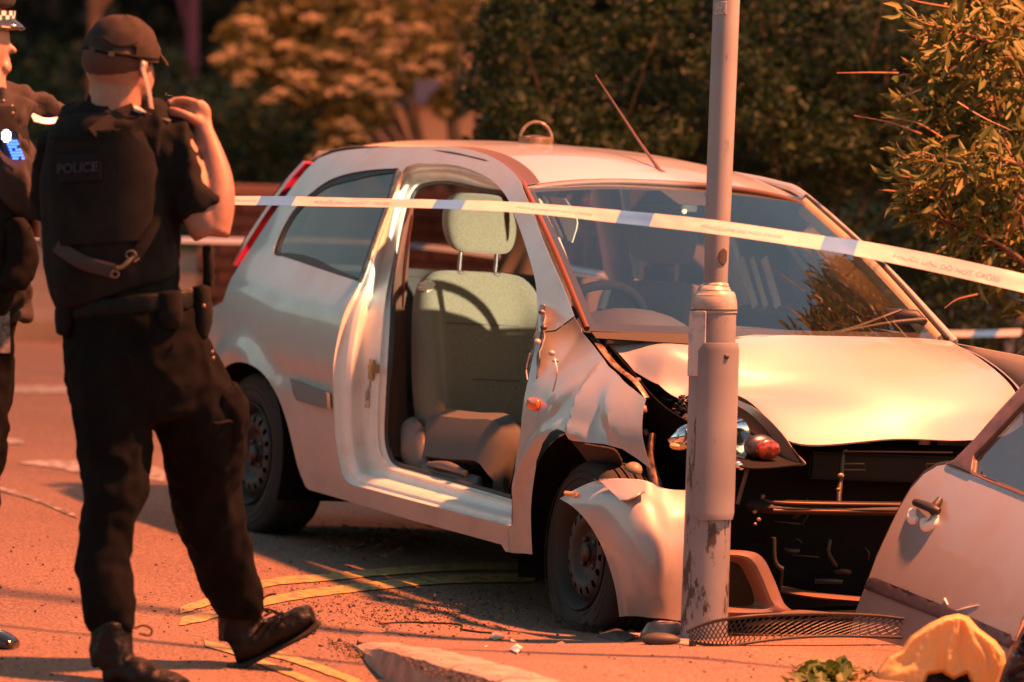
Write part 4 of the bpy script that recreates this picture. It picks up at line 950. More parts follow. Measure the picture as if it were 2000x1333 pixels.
# access door: a curved plate wrapped round the tube
axis = lambda py: PP(np.interp(py, [600, 850, 1262], [1394.5, 1387, 1374]), py)
def wrap(nm, py0, py1, a0, a1, off, m, rc=.018, par=post, wpx=90, axf=None):
    axf = axf or axis; top = axf(py0); bot = axf(py1); ux = Vector(RR)*1.; uf = -Vector(F); V = []; Fc = []; nu, nv = 16, 24; H = (top-bot).length
    for i in range(nv+1):
        t = i/nv; c = top.lerp(bot, t); r = R_(wpx)+off
        ed = min(t, 1-t)*H; sh = 0 if ed > rc else (rc-math.sqrt(max(0, rc*rc-(rc-ed)**2)))/r
        for j in range(nu+1):
            a = (a0+sh)+((a1-sh)-(a0+sh))*j/nu; V.append(c+ux*math.sin(a)*r+uf*math.cos(a)*r)
    for i in range(nv):
        for j in range(nu): b = i*(nu+1)+j; Fc.append((b, b+1, b+nu+2, b+nu+1))
    o = mk(nm, V, Fc, m, par); thick(o, .006, -1, .0015); return o
wrap('access_door', 670, 1015, rad(-35), rad(80), .006, PG)
tape_m = mat('worn_sticker', (.50, .46, .46), .5, col2=(.36, .32, .33), nscale=30, ramp=(.5, .6)); wrap('worn_sticker', 608, 735, rad(-78), rad(-20), .0015, tape_m, .002)
c = axis(697)+Vector(RR)*math.sin(rad(28))*R_(104)-Vector(F)*math.cos(rad(28))*R_(104)
V, Fc = ell(c, (.010, .007, .009), n=12, k=6); mk('door_lock', V, Fc, SCD, post)
wrap('peeled_patch', 487, 517, rad(10), rad(52), -.004, mat('peeled', (.05, .035, .035), .7), .014, wpx=49, axf=lambda y: PP(np.interp(y, [400, 552], [1403, 1397]), y))
wrap('top_label', 5, 30, rad(-60), rad(0), -.0045, mat('pale_sticker', (.4, .37, .36), .5, col2=(.25, .2, .2), nscale=200, ramp=(.5, .55)), .002, wpx=52, axf=lambda y: PP(np.interp(y, [0, 150], [1419, 1413]), y))
tube('cable_tie', [axis(606)+(Vector(RR)*math.cos(t)-Vector(F)*math.sin(t))*R_(91.5) for t in np.linspace(-.3, math.pi+.3, 24)], .002, BLACKP, post, n=5)

# ================================================================== street_lamp: the lamp whose light falls on the scene stands right of the picture
# ================================================================== police tape
def film(name, col, tr=.45, rough=.4):
    m = bpy.data.materials.new(name); m.use_nodes = True; n = m.node_tree; b = n.nodes['Principled BSDF']; b.inputs['Base Color'].default_value = (*col, 1); b.inputs['Roughness'].default_value = rough
    t = n.nodes.new('ShaderNodeBsdfTranslucent'); t.inputs[0].default_value = (*col, 1); mx = n.nodes.new('ShaderNodeMixShader'); mx.inputs[0].default_value = tr
    n.links.new(b.outputs[0], mx.inputs[1]); n.links.new(t.outputs[0], mx.inputs[2]); n.links.new(mx.outputs[0], n.nodes['Material Output'].inputs[0]); MATS[name] = m; return m
def tape_mat():
    return (film('tape_white', (.74, .71, .70)), film('tape_blue', (.14, .40, .80)))
TW, TB = tape_mat()
def tape(name, pts, blues, label, grp, D, words=None):
    par = empty(name, W(pts[0][0], pts[0][1], D(pts[0][0])), label, 'police tape', grp)
    xs = [p[0] for p in pts]; q = cr1([(a, b, c) for a, b, c in pts], 160)
    def pt(px, s):
        py = np.interp(px, q[:, 0], q[:, 1]); w_ = np.interp(px, q[:, 0], q[:, 2]); tw = -.020+.006*math.sin(px*.011)
        return W(px, py+s*w_/2, D(px)+s*tw)
    bounds = [xs[0]]; cols = []
    for a, b in blues: bounds += [a, b]; cols += [0, 1]
    bounds.append(xs[-1]); cols.append(0)
    for i, c in enumerate(cols):
        a, b = bounds[i], bounds[i+1]
        if b-a < 1: continue
        n = max(4, int((b-a)/9)); sk = 5 if True else 0
        rows = []
        for s in (-1, -.5, 0, .5, 1):
            r = []
            for k in range(n+1):
                px = a+(b-a)*k/n+(-sk*s if (k in (0, n)) else 0); px = max(xs[0], min(xs[-1], px)); v = pt(px, s); v = v+Vector(F)*(.004*noise.noise(Vector((px*.03, s, 1)))); r.append(tuple(v))
            rows.append(r)
        V = [x for r in rows for x in r]; m_ = n+1
        o = mk('blue_band' if c else 'white_band', V, [(i_*m_+j, i_*m_+j+1, (i_+1)*m_+j+1, (i_+1)*m_+j) for i_ in range(4) for j in range(n)], TB if c else TW, par); thick(o, .0006, 0)
    return par, pt
near, npt = tape('police_tape', [(400, 391, 16), (455, 392, 17), (560, 393, 18), (700, 396, 17), (850, 399, 17), (1000, 405, 20), (1100, 413, 22), (1200, 423, 25), (1380, 442, 27), (1600, 474, 28), (1700, 490, 32), (1850, 520, 35), (2040, 563, 37)], [(505, 574), (848, 906), (1207, 1273), (1606, 1672)], 'blue and white police tape stretched in front of the car and the lamp post', 'police tapes round the crash', lambda px: 15.15-(px-455)*.00025)
tape('police_tape', [(60, 463, 9), (300, 468, 10), (480, 471, 12), (620, 470, 10), (900, 490, 10), (1300, 560, 10), (1700, 640, 11), (1860, 652, 12), (1996, 650, 14)], [(110, 200), (490, 540), (760, 830), (1100, 1170), (1500, 1560), (1900, 1948)], 'far blue and white police tape behind the car', 'police tapes round the crash', lambda px: 22.5+(px-1000)*-.0012)
TXT = mat('tape_print', (.47, .48, .56), .5)
def tape_text(s, px, sz):
    a = npt(px-20, 0); b = npt(px+20, 0); x = (b-a).normalized(); y = Vector(UP)
    y = npt(px, -1)-npt(px, 1); y = y-x*y.dot(x); z_ = x.cross(y).normalized(); textm('tape_lettering', s, sz, npt(px, 0)+z_*.0035, x, y, TXT, near, .0002)
for s, px, sz in (('POLICE', 483, .020), ('POLICE LINE DO NOT CROSS', 690, .017), ('POLICE LINE DO NOT CROSS', 1085, .017), ('POLICE LINE DO NOT CROSS', 1450, .018), ('POLICE LINE DO NOT CROSS', 1850, .024)): tape_text(s, px, sz)

# ================================================================== clear tub on the car roof
rc = w2l(W(1046, 290, 18.2)); rc = L(1046, 288, -.10)
tub = empty('plastic_tub', l2w(rc), 'small clear plastic tub with hoop handle and green base on the car roof', 'plastic tub')
CLR = mat('smoky_plastic', (.10, .08, .06), .25, alpha=.85, coat=.3, col2=(.24, .19, .15), nscale=30); GRN = mat('green_base', (.20, .32, .06), .5)
bc_ = W(1046, 293, (np.linalg.inv(C2W) @ (np.array(l2w(rc))-CAM))[2]); sc1 = (np.linalg.inv(C2W) @ (np.array(bc_)-CAM))[2]/FPX
lathe('tub_wall', [(0, 31*sc1), (16*sc1, 34*sc1), (26*sc1, 33*sc1)], Matrix.Translation(bc_) @ Matrix.Rotation(-math.pi/2, 4, 'Y'), CLR, tub, 36)
lathe('tub_base', [(-2*sc1, .001), (-2*sc1, 28*sc1), (5*sc1, 31.5*sc1), (5*sc1, .001)], Matrix.Translation(bc_) @ Matrix.Rotation(-math.pi/2, 4, 'Y'), GRN, tub, 36)
tube('tub_handle', [bc_+Vector((math.cos(t)*31*sc1, .0, 18*sc1+math.sin(t)*36*sc1)) for t in np.linspace(-.2, math.pi+.2, 24)], (.006, .004), CLR, tub, n=8, ref=(0, 1, 0))
V, Fc = ell(bc_+Vector((0, 0, 20*sc1)), (24*sc1, 24*sc1, 9*sc1)); mk('tub_contents', V, Fc, mat('tub_dark', (.06, .03, .025), .5), tub)

# ================================================================== detached door leaning at the right
dd = empty('car_door', W(1690, 1320, 15.6), 'torn-off silver car door with broken handle leaning in the right foreground', 'car door')
sdir = np.array([306., 120.])/math.hypot(306, 120)
def DD(px, py, off=0.):
    s = ((px-1690)*sdir[0]+(py-1140)*sdir[1])/328.
    v = (-(px-1690)*sdir[1]+(py-1140)*sdir[0])/100.
    D = 15.75-s*.78 - .02*max(0, -v-.0)*0 + .010*(v+1.5)**2 - .045*v - off
    return W(px, py, D)
def dsheet(nm, pts, m, step=9, off=0., t=.0, bev=0., sharp=45):
    o = sheet(nm, [(a, -b) for a, b in pts], [], step, lambda x, y: tuple(DD(x, -y, off)), m, dd)
    if t: thick(o, t, 0, bev, sharp)
    return o
dskin = [(1650, 1302), (1652, 1270), (1662, 1225), (1678, 1180), (1694, 1140), (1712, 1090), (1735, 1040), (1758, 992), (1780, 955), (1805, 927), (1832, 911), (1852, 908), (1925, 937), (2000, 968), (2100, 1008), (2075, 1060), (2040, 1130), (1995, 1212), (1981, 1250), (1955, 1316), (1935, 1360), (1800, 1352), (1700, 1325)]
dsheet('door_skin', dskin, DOORP, 14, 0, .004, .0)
dsheet('door_inner', [(a+(7 if a < 1900 else -5), b-3) for a, b in dskin], BLACKP, 20, -.05, .03)
dsheet('door_rub_strip', [(1698, 1131), (1712, 1130), (1850, 1186), (1980, 1243), (1980, 1252), (1968, 1266), (1850, 1215), (1690, 1151)], mat('strip_plastic', (.045, .035, .045), .5), 10, .012, .014, .003)
dsheet('window_frame', [(1852, 908), (1868, 900), (1905, 862), (1950, 810), (2010, 745), (2060, 690), (2075, 705), (2020, 772), (1965, 830), (1925, 873), (1905, 893), (1900, 928)], mat('frame_black', (.03, .022, .025), .4, col2=(.09, .055, .055), nscale=12), 9, .004, .02, .003)
dsheet('window_glass', [(1898, 925), (1905, 893), (1965, 830), (2020, 772), (2075, 705), (2140, 760), (2110, 1008), (2000, 966)], glass('door_glass', (.16, .19, .22), .05, 3.2), 20, -.004)
dsheet('waist_seal', [(1850, 905), (1900, 922), (2000, 962), (2100, 1003), (2100, 1009), (2000, 969), (1925, 938), (1850, 909)], mat('waist', (.16, .09, .08), .5), 8, .006, .01)
hd = tube('door_handle', [DD(1788, 982, .03), DD(1802, 986, .045), DD(1822, 994, .05), DD(1834, 1000, .03)], [(.012, .012), (.017, .014), (.017, .014), (.013, .012)], BLACKP, dd, n=12, smoothn=16)
tube('handle_pivot', [DD(1836, 975, .02), DD(1826, 990, .035), DD(1815, 1000, .04)], [.010, .014, .014], BLACKP, dd, n=12, smoothn=10)
WP = mat('bare_white', (.85, .78, .72), .45)
tube('handle_recess', [DD(1783, 998, .004), DD(1782, 1014, .006), DD(1792, 1018, .006)], [.014, .018, .010], WP, dd, n=12, smoothn=12)
tube('handle_recess', [DD(1805, 1018, .004), DD(1808, 1030, .006), DD(1824, 1024, .006), DD(1830, 1008, .004)], [.014, .016, .016, .008], WP, dd, n=12, smoothn=16)
tube('door_scratch', [DD(1868, 1193, .006), DD(1890, 1187, .006), DD(1912, 1182, .006)], [.001, .003, .001], WP, dd, n=6, smoothn=8)
tube('door_scratch', [DD(1845, 1170, .006), DD(1851, 1182, .006)], [.004, .002], WP, dd, n=6)

# ================================================================== yellow bag and dark bundle
def crumple(nm, pts_px, D, m, label, cat, seed=0, depth=.10, par=None, amp=.03, n=60):
    random.seed(int(seed*10))
    poly_ = [(a, -b) for a, b in pts_px]
    def lf(x, y):
        d = segd((x, y), poly_)/60.; b_ = math.sqrt(max(0, 1-(1-min(1, d))**2)); q = Vector((x*.011, y*.011, seed))
        q2 = q+Vector((noise.noise(q*2), noise.noise(q*2+Vector((9, 9, 9))), 0))*.5
        if cat == 'plastic bag':
            an_ = math.atan2(x-1872, -y-1150); ds = math.hypot(x-1872, -y-1150); w2_ = .5*noise.noise(q*2)
            r = 1.3*(1-abs(noise.noise(Vector((an_*2.6+w2_, ds*.004, seed))))*2.8)+.7*(1-abs(noise.noise(Vector((an_*7+w2_, ds*.009, seed+4))))*2.6)+.25*noise.noise(q*9)
        else: r = 1.0*(1-abs(noise.noise(q2*1.2))*2.6)+1.0*(1-abs(noise.noise(Vector((q2.x*2.2, q2.y*4.4, seed))))*2.8)+.28*(1-abs(noise.noise(q2*9))*2.4)
        return tuple(W(x, -y, D-depth*b_-amp*r*b_))
    o = sheet(nm, poly_, [], 3.4, lf, m, par); thick(o, .003, -1, 0, 40)
    if label: setp(o, label, cat)
    return o
YB = film('yellow_plastic', (.90, .60, .24), .4, .35)
bag = crumple('plastic_bag', [(1708, 1345), (1712, 1312), (1735, 1280), (1760, 1268), (1778, 1242), (1815, 1218), (1845, 1204), (1872, 1199), (1892, 1205), (1912, 1228), (1945, 1252), (1962, 1275), (1966, 1300), (1950, 1345), (1900, 1345), (1888, 1318), (1862, 1330), (1840, 1316), (1815, 1320), (1805, 1345)], 14.75, YB, 'crumpled yellow plastic bag with a dark opening below the torn-off door', 'plastic bag', 3.3, .10, amp=.014)
crumple('bag_mouth', [(1790, 1350), (1800, 1318), (1840, 1304), (1895, 1308), (1905, 1350)], 14.76, mat('bag_shade', (.03, .015, .012), .8), None, None, 8, .02, bag)  # dark sheet painted in for the shade inside the open bag
crumple('dark_sack', [(1945, 1350), (1962, 1300), (1978, 1262), (1998, 1225), (2040, 1200), (2080, 1350)], 14.6, mat('sack_black', (.018, .014, .016), .5, col2=(.03, .02, .025), nscale=10), 'black sack at the bottom right corner beside the yellow bag', 'sack', 5, .08)

# ================================================================== greenery
def leaves(name, centres, leaf, m, parent=None, width=.45, fold=.25, mats=None, up=.3):
    "many small folded leaf blades; centres: (N,3) array, leaf: (N,) lengths"
    N = len(centres); a = rng.uniform(0, 2*np.pi, N); el = rng.normal(up, .5, N)
    d = np.c_[np.cos(a)*np.cos(el), np.sin(a)*np.cos(el), np.sin(el)]; s = np.cross(d, rng.normal(0, 1, (N, 3))); s /= np.linalg.norm(s, axis=1)[:, None]; nn = np.cross(d, s)
    Lf = leaf[:, None]; c = centres
    V = np.stack([c-d*Lf*.5, c+s*Lf*width*.5+nn*Lf*fold*.2, c+d*Lf*.5, c-s*Lf*width*.5+nn*Lf*fold*.2], 1).reshape(-1, 3)
    me = bpy.data.meshes.new(name); me.vertices.add(4*N); me.vertices.foreach_set('co', V.ravel().astype(np.float32))
    i = np.arange(N)[:, None]*4; tri = np.hstack([i, i+1, i+2, i, i+2, i+3]).ravel()
    me.loops.add(6*N); me.loops.foreach_set('vertex_index', tri); me.polygons.add(2*N); me.polygons.foreach_set('loop_start', np.arange(2*N)*3); me.polygons.foreach_set('loop_total', np.full(2*N, 3))
    me.update(calc_edges=True); me.materials.append(m); o = bpy.data.objects.new(name, me); COL.objects.link(o)
    if parent: o.parent = parent
    return o
def leafmat(name, c1, c2, c3, rough=.55, scale=2.2):
    m = bpy.data.materials.new(name); m.use_nodes = True; n = m.node_tree; b = n.nodes['Principled BSDF']
    geo = n.nodes.new('ShaderNodeNewGeometry'); r = n.nodes.new('ShaderNodeValToRGB'); n.links.new(geo.outputs['Random Per Island'], r.inputs[0])
    r.color_ramp.elements[0].color = (*c1, 1); r.color_ramp.elements[1].color = (*c3, 1); e = r.color_ramp.elements.new(.55); e.color = (*c2, 1)
    n.links.new(r.outputs[0], b.inputs['Base Color']); b.inputs['Roughness'].default_value = rough
    t = n.nodes.new('ShaderNodeBsdfTranslucent'); n.links.new(r.outputs[0], t.inputs[0]); mx = n.nodes.new('ShaderNodeMixShader'); mx.inputs[0].default_value = .3
    n.links.new(b.outputs[0], mx.inputs[1]); n.links.new(t.outputs[0], mx.inputs[2]); n.links.new(mx.outputs[0], n.nodes['Material Output'].inputs[0]); MATS[name] = m; return m
HEDGE = leafmat('hedge_leaf', (.006, .020, .003), (.012, .034, .005), (.032, .056, .008)); DIM = leafmat('dim_leaf', (.006, .018, .004), (.010, .028, .005), (.02, .04, .008))
LANCE = leafmat('lance_leaf', (.06, .09, .016), (.12, .13, .028), (.21, .17, .05)); ELDER = leafmat('elder_leaf', (.045, .05, .010), (.09, .085, .018), (.16, .13, .035)); BARK = mat('bark', (.10, .07, .05), .9, col2=(.05, .035, .025), nscale=12, bump=.6, bscale=40)
FLOW = mat('flower_cream', (.42, .30, .19), .9, col2=(.25, .20, .09), nscale=30)
def bushcloud(clumps, n, per):
    C_ = np.array([c[:3] for c in clumps]); Rr_ = np.array([c[3] for c in clumps]); k = rng.integers(0, len(clumps), n)
    d = rng.normal(0, 1, (n, 3)); d /= np.linalg.norm(d, axis=1)[:, None]; r = rng.uniform(.55, 1.08, n)**.6
    return C_[k]+d*r[:, None]*Rr_[k][:, None]*np.array([1, 1, .8])
def wxz(px, py, D): return tuple(W(px, py, D))
# hedge bushes behind the car
def bush(name, spec, n, leaf, m, label, cat, grp, stems, stemr=.010, up=.3):
    "spec: list of (px,py,D,radius px)"
    cl = [(*wxz(a, b, D), r*D/FPX) for a, b, D, r in spec]
    b0 = Vector(wxz(*stems[0])); e = empty(name, b0, label, cat, grp)
    cen = bushcloud(cl, n, 0); leaves('crown', cen, rng.uniform(.6, 1.3, n)*leaf, m, e, up=up)
    prt = []
    for c in random.sample(cl, min(len(cl), 14)):
        p = Vector(c[:3]); mid = b0.lerp(p, .5)+Vector((random.gauss(0, .06), random.gauss(0, .06), .1)); prt.append(tubem([Vector(x) for x in cr1([tuple(b0), tuple(mid), tuple(p)], 8)], [stemr*(1-.1*i) for i in range(8)], 6))
    V, Fc = multi(prt); mk('branches', V, Fc, BARK, e)
    return e
random.seed(11)
def spec_fill(x0, x1, y0, y1, D0, D1, n, r0, r1): return [(random.uniform(x0, x1), random.uniform(y0, y1), random.uniform(D0, D1), random.uniform(r0, r1)) for _ in range(n)]
bush('hedge_shrub', spec_fill(930, 1330, -60, 330, 22.0, 24, 60, 40, 90)+spec_fill(960, 1330, 200, 700, 22.5, 24, 26, 60, 90), 26000, .042, HEDGE, 'dense olive green hedge shrub directly behind the car roof and left of the post', 'shrub', 'hedge shrubs behind the car', [(1130, 800, 23.5)])
bush('hedge_shrub', spec_fill(1330, 1760, -60, 360, 21.8, 24, 66, 40, 95)+spec_fill(1500, 1900, 200, 760, 22.0, 24, 34, 60, 90), 30000, .042, HEDGE, 'dense olive green hedge shrub behind the windscreen, right of the lamp post', 'shrub', 'hedge shrubs behind the car', [(1560, 800, 23.5)])
bush('hedge_shrub', spec_fill(1760, 2140, -80, 800, 21.5, 24, 60, 60, 110), 20000, .042, DIM, 'dark hedge shrub behind the lance-leaved bush at the right edge', 'shrub', 'hedge shrubs behind the car', [(1950, 850, 23.5)])
# elder in flower, upper left
es = [(470, 70, 29, 45), (500, 40, 29.3, 40), (470, 120, 28.8, 50), (520, 110, 29, 45), (560, 130, 29, 55), (600, 60, 29.4, 60), (640, 130, 28.8, 60), (680, 190, 28.6, 60), (590, 180, 28.6, 45), (700, 80, 29, 70), (780, 60, 29.2, 70), (760, 150, 28.8, 60), (720, 220, 28.6, 45), (840, 110, 29, 55), (660, 20, 29.2, 60), (560, 10, 29.4, 60), (820, 0, 29.4, 60), (440, 115, 29, 22), (690, 265, 28.4, 26), (650, 250, 28.5, 26), (880, 200, 29.2, 40), (900, 40, 29.2, 60), (740, 0, 29.4, 60), (640, 295, 28.4, 20)]
eld = bush('elder_tree', es, 7500, .075, ELDER, 'flowering elder with cream flower heads glowing orange, upper left behind the car', 'tree', None, [(880, 520, 29.5)], .03, 0.)
def flower_head(c, r):
    prt = []
    for _ in range(random.randint(12, 26)):
        a = random.random()*6.28; rr_ = r*math.sqrt(random.random())*random.uniform(.8, 1.2); q = Vector(c)+Vector((math.cos(a)*rr_, math.sin(a)*rr_*.7-.02, -.35*rr_*rr_/r+random.gauss(0, .006)+.0)); prt.append(ell(q, (r*.2, r*.2, r*.12), n=6, k=4))
    V, Fc = multi(prt); return mk('flower_head', V, Fc, FLOW, eld)
for (px, py, r) in ((485, 35, 26), (435, 108, 22), (500, 60, 20), (455, 95, 18), (575, 140, 32), (548, 175, 24), (600, 165, 22), (690, 155, 34), (735, 145, 30), (665, 175, 26), (755, 175, 26), (740, 30, 22), (640, 105, 24), (560, 85, 22), (520, 120, 20), (610, 30, 22), (800, 130, 24), (700, 265, 20), (636, 292, 22), (610, 308, 14), (525, 190, 18), (850, 125, 22), (470, 160, 18), (680, 60, 22), (760, 95, 22), (820, 50, 22)):
    flower_head(W(px, py, 28.35), r*28.35/FPX*1.05)
for _ in range(34):
    sx_, sy_, D_, r_ = random.choice(es); flower_head(W(sx_+random.gauss(0, r_*.6), sy_+random.gauss(0, r_*.6), D_-.5), random.uniform(8, 17)*D_/FPX)
# undergrowth, wood and dark tree trunks to the left
bush('bramble_bush', spec_fill(420, 680, 180, 360, 30, 32, 26, 40, 70), 9000, .06, HEDGE, 'low green bramble bush under the flowering elder', 'shrub', None, [(560, 420, 31)])
bush('ivy_bush', spec_fill(20, 430, 120, 420, 33, 36, 40, 60, 100), 9000, .07, DIM, 'dim green bush between the two officers and the elder', 'shrub', None, [(230, 520, 34)])
def trunk(px0, py0, px1, py1, D, wpx, m, label):
    e = empty('bare_tree', W(px1, py1, D), label, 'tree', 'tree trunks in the dark at upper left'); r = wpx*D/FPX/2
    tube('trunk', [W(px1, py1, D), W((px0+px1)/2+3, (py0+py1)/2, D), W(px0, py0, D)], [r*1.15, r, r*.9], m, e, n=16, smoothn=12)
    for k in range(3):
        a = W(px0, py0, D); tube('branch', [a+Vector((0, 0, -.1-.2*k)), a+Vector((random.uniform(-.5, .5), .1, .4)), a+Vector((random.uniform(-1, 1), .2, 1.2))], [r*.5, r*.35, r*.15], m, e, n=8, smoothn=10)
trunk(186, -60, 180, 330, 33, 30, mat('orange_bark', (.12, .07, .045), .9, col2=(.07, .04, .03), nscale=6), 'pale trunk rising behind the officer in the cap')
trunk(376, -60, 366, 330, 36, 26, mat('purple_bark', (.06, .02, .045), .9), 'thin purplish trunk right of the officer in the cap')
trunk(888, -60, 882, 420, 30, 22, BARK, 'brown trunk at the right side of the flowering elder')
# dark wood far behind everything
n = 30000; cen = np.c_[rng.uniform(-6, 6, n), rng.uniform(44, 50, n), rng.uniform(-1, 4.5, n)]
setp(leaves('woodland', cen, rng.uniform(.10, .3, n), leafmat('wood_leaf', (.006, .009, .004), (.01, .013, .006), (.016, .018, .008))), kind='stuff')
bk = sheet('bank', [(-30, -3), (30, -3), (30, 12), (-30, 12)], [], 2, lambda x, y: (x, 52+noise.noise(Vector((x*.3, y*.3, 0))), y), mat('dark_bank', (.008, .008, .006), 1.)); setp(bk, kind='structure')
# unseen ring added to block the horizon glow and darken reflections in the paintwork
V = []; Fc = []; n_ = 150
for i in range(n_+1):
    a = rad(118)+rad(304)*i/n_; h = 6.5+2.5*noise.noise(Vector((i*.11, 0, 0)))+1.2*noise.noise(Vector((i*.5, 3, 0))); r_ = 44
    for z, dr in ((-8, 0), (h*.5, 0), (h*.85, .8), (h, 2.5)): V.append((math.cos(a)*(r_+dr+noise.noise(Vector((i*.3, z, 7)))), 10+math.sin(a)*(r_+dr+noise.noise(Vector((i*.3, z, 9)))), z))
for i in range(n_):
    for j in range(3): b = i*4+j; Fc.append((b, b+4, b+5, b+1))
setp(mk('horizon_screen', V, Fc, mat('horizon_screen_green', (.012, .022, .008), 1., col2=(.03, .04, .015), nscale=.5)), kind='structure')
# house wall lit in orange behind the elder
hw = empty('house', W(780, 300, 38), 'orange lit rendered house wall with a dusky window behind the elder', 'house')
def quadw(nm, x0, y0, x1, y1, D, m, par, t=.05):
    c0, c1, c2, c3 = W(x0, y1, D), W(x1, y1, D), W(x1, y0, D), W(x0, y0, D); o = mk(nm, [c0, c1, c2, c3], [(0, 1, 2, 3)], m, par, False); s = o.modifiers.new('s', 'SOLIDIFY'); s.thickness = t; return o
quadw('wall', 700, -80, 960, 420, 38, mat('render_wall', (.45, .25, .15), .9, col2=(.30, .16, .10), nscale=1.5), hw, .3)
quadw('window', 775, 130, 870, 205, 37.9, mat('dusk_pane', (.05, .05, .13), .2), hw)
quadw('window', 885, 20, 935, 100, 37.9, mat('pink_blind', (.40, .22, .20), .8), hw)
# lance-leaved bush at the right
def lance_bush():
    e = empty('willow_bush', W(2030, 900, 17.6), 'lance-leaved bush with reaching twigs lit orange at the right edge', 'bush')
    prt = []; C_ = []; Dv = []; Ls = []; random.seed(23)
    mains = [((2040, 700), (1960, 420), (1850, 250)), ((2050, 600), (1980, 300), (1900, 60)), ((2060, 560), (1960, 480), (1800, 420)), ((2060, 420), (1960, 330), (1800, 330)), ((2080, 300), (1950, 180), (1800, 150)), ((2080, 300), (1960, 110), (1840, 60)), ((2060, 520), (1940, 430), (1850, 400)), ((2080, 100), (1980, 20), (1880, -20)), ((2090, 700), (2000, 560), (1900, 520)), ((2060, 460), (1970, 260), (1850, 190)), ((2060, 200), (1960, 60), (1900, -40)), ((2040, 440), (1930, 300), (1830, 240)), ((2060, 380), (1960, 250), (1790, 240)), ((2060, 380), (1990, 300), (1820, 300))]
    for mi, m_ in enumerate(mains):
        D0 = 17.3+random.uniform(-.25, .45); P = [W(a+random.gauss(0, 12), b+random.gauss(0, 12), D0+.25*(2-i)) for i, (a, b) in enumerate(m_)]
        q = [Vector(x) for x in cr1([tuple(p) for p in P], 16)]; prt.append(tubem(q, [.011*(1-i/20) for i in range(16)], 6))
        for k in range(3, 16):
            for _ in range(3):
                a = q[k]; d = (q[k]-q[k-1]).normalized(); d2 = (d*.5+Vector((random.gauss(-.35, .5), random.gauss(-.1, .5), random.gauss(.0, .45)))).normalized(); l = random.uniform(.06, .17)
                sub = [a, a+d2*l*.5+Vector((0, 0, random.gauss(0, .01))), a+d2*l]; sub = [Vector(x) for x in cr1([tuple(x) for x in sub], 6)]; prt.append(tubem(sub, [.0035*(1-i/8) for i in range(6)], 4))
                for s in sub[1:]:
                    for _2 in range(2):
                        C_.append(s+Vector((random.gauss(0, .008),)*1+(random.gauss(0, .008), random.gauss(0, .008)))); dd_ = (d2*.8+Vector((random.gauss(-.1, .6), random.gauss(0, .6), random.gauss(-.05, .55)))).normalized(); Dv.append(dd_); Ls.append(random.choice((.02, .035, .05, .065, .09))*random.uniform(.8, 1.2))
    V, Fc = multi(prt); mk('branches', V, Fc, mat('twig', (.14, .085, .055), .7), e)
    V = []; Fc = []
    for c, d, l in zip(C_, Dv, Ls):   # lance blade: 6 points folded on its rib
        s = d.cross(Vector((random.gauss(0, 1), random.gauss(0, 1), random.gauss(0, 1)))).normalized(); n_ = d.cross(s); b = len(V); w_ = l*.13; cv = n_*l*.10
        V += [c, c+d*l*.3+s*w_+cv, c+d*l*.65+s*w_*.85+cv*.8, c+d*l-cv, c+d*l*.65-s*w_*.85+cv*.8, c+d*l*.3-s*w_+cv, c+d*l*.5-cv*.2]
        Fc += [(b, b+1, b+6), (b+1, b+2, b+6), (b+2, b+3, b+6), (b+3, b+4, b+6), (b+4, b+5, b+6), (b+5, b, b+6)]
    mk('foliage', V, Fc, LANCE, e, True)
    for pts in (((1755, 143), (1700, 142), (1634, 143)), ((1800, 262), (1740, 240), (1668, 226)), ((1850, 275), (1790, 240), (1720, 229)), ((1800, 175), (1760, 190), (1742, 200)), ((1760, 375), (1730, 372), (1715, 371)), ((1890, 80), (1850, 65), (1822, 52)), ((1910, 575), (1870, 585), (1845, 602)), ((1890, 20), (1800, 5), (1770, -4)), ((1870, 200), (1920, 230), (1975, 255))):
        tube('long_twig', [W(a, b, 17.3) for a, b in pts], [.0032, .0022, .001], mat('bright_twig', (.30, .14, .09), .6), e, n=5, smoothn=12)
    return e
lance_bush()
# weeds
def weed(px, py, n, s, label, m, cat='weed', grp=None, onp=True, sx=30, sy=10, wd=.12):
    c0 = (Gp if onp else G)(px, py); V = []; Fc = []
    for _ in range(n):
        c = (Gp if onp else G)(px+random.gauss(0, sx), py+random.gauss(0, sy)); a = random.random()*6.28; l = s*random.uniform(.4, 1.2); d = Vector((math.cos(a)*.7, math.sin(a)*.7, random.uniform(.2, 1.1))).normalized(); q = d.cross(Vector((0, 0, 1))).normalized()*l*wd
        b = len(V); V += [T(c-q*.5), T(c+q*.5), T(c+d*l*.6+q*.8), T(c+d*l+Vector((0, 0, -l*.15))), T(c+d*l*.6-q*.8)]; Fc.append((b, b+1, b+2, b+3, b+4))
    o = mk('weed_tuft', V, Fc, m, None, False); return setp(o, label, cat, grp, 'stuff' if 'weed' in label and 'bright' not in label else None)
WEED = leafmat('weed_leaf', (.10, .10, .02), (.20, .15, .04), (.30, .20, .07)); GRNL = leafmat('green_leaf', (.05, .09, .015), (.09, .14, .02), (.14, .18, .03))
weed(745, 1284, 160, .035, 'dry weeds growing in the gutter at the end of the kerb', WEED, onp=False, sx=26, sy=6)
weed(800, 1300, 60, .030, 'thin straggling weeds further along the gutter', WEED, onp=False, sx=26, sy=5)
weed(1610, 1325, 110, .06, 'bright green leafy weed left of the torn-off door', GRNL, sx=26, sy=8, wd=.4)
weed(1678, 1325, 60, .03, 'small pale weed at the foot of the torn-off door', WEED, sx=16, sy=5, wd=.3)

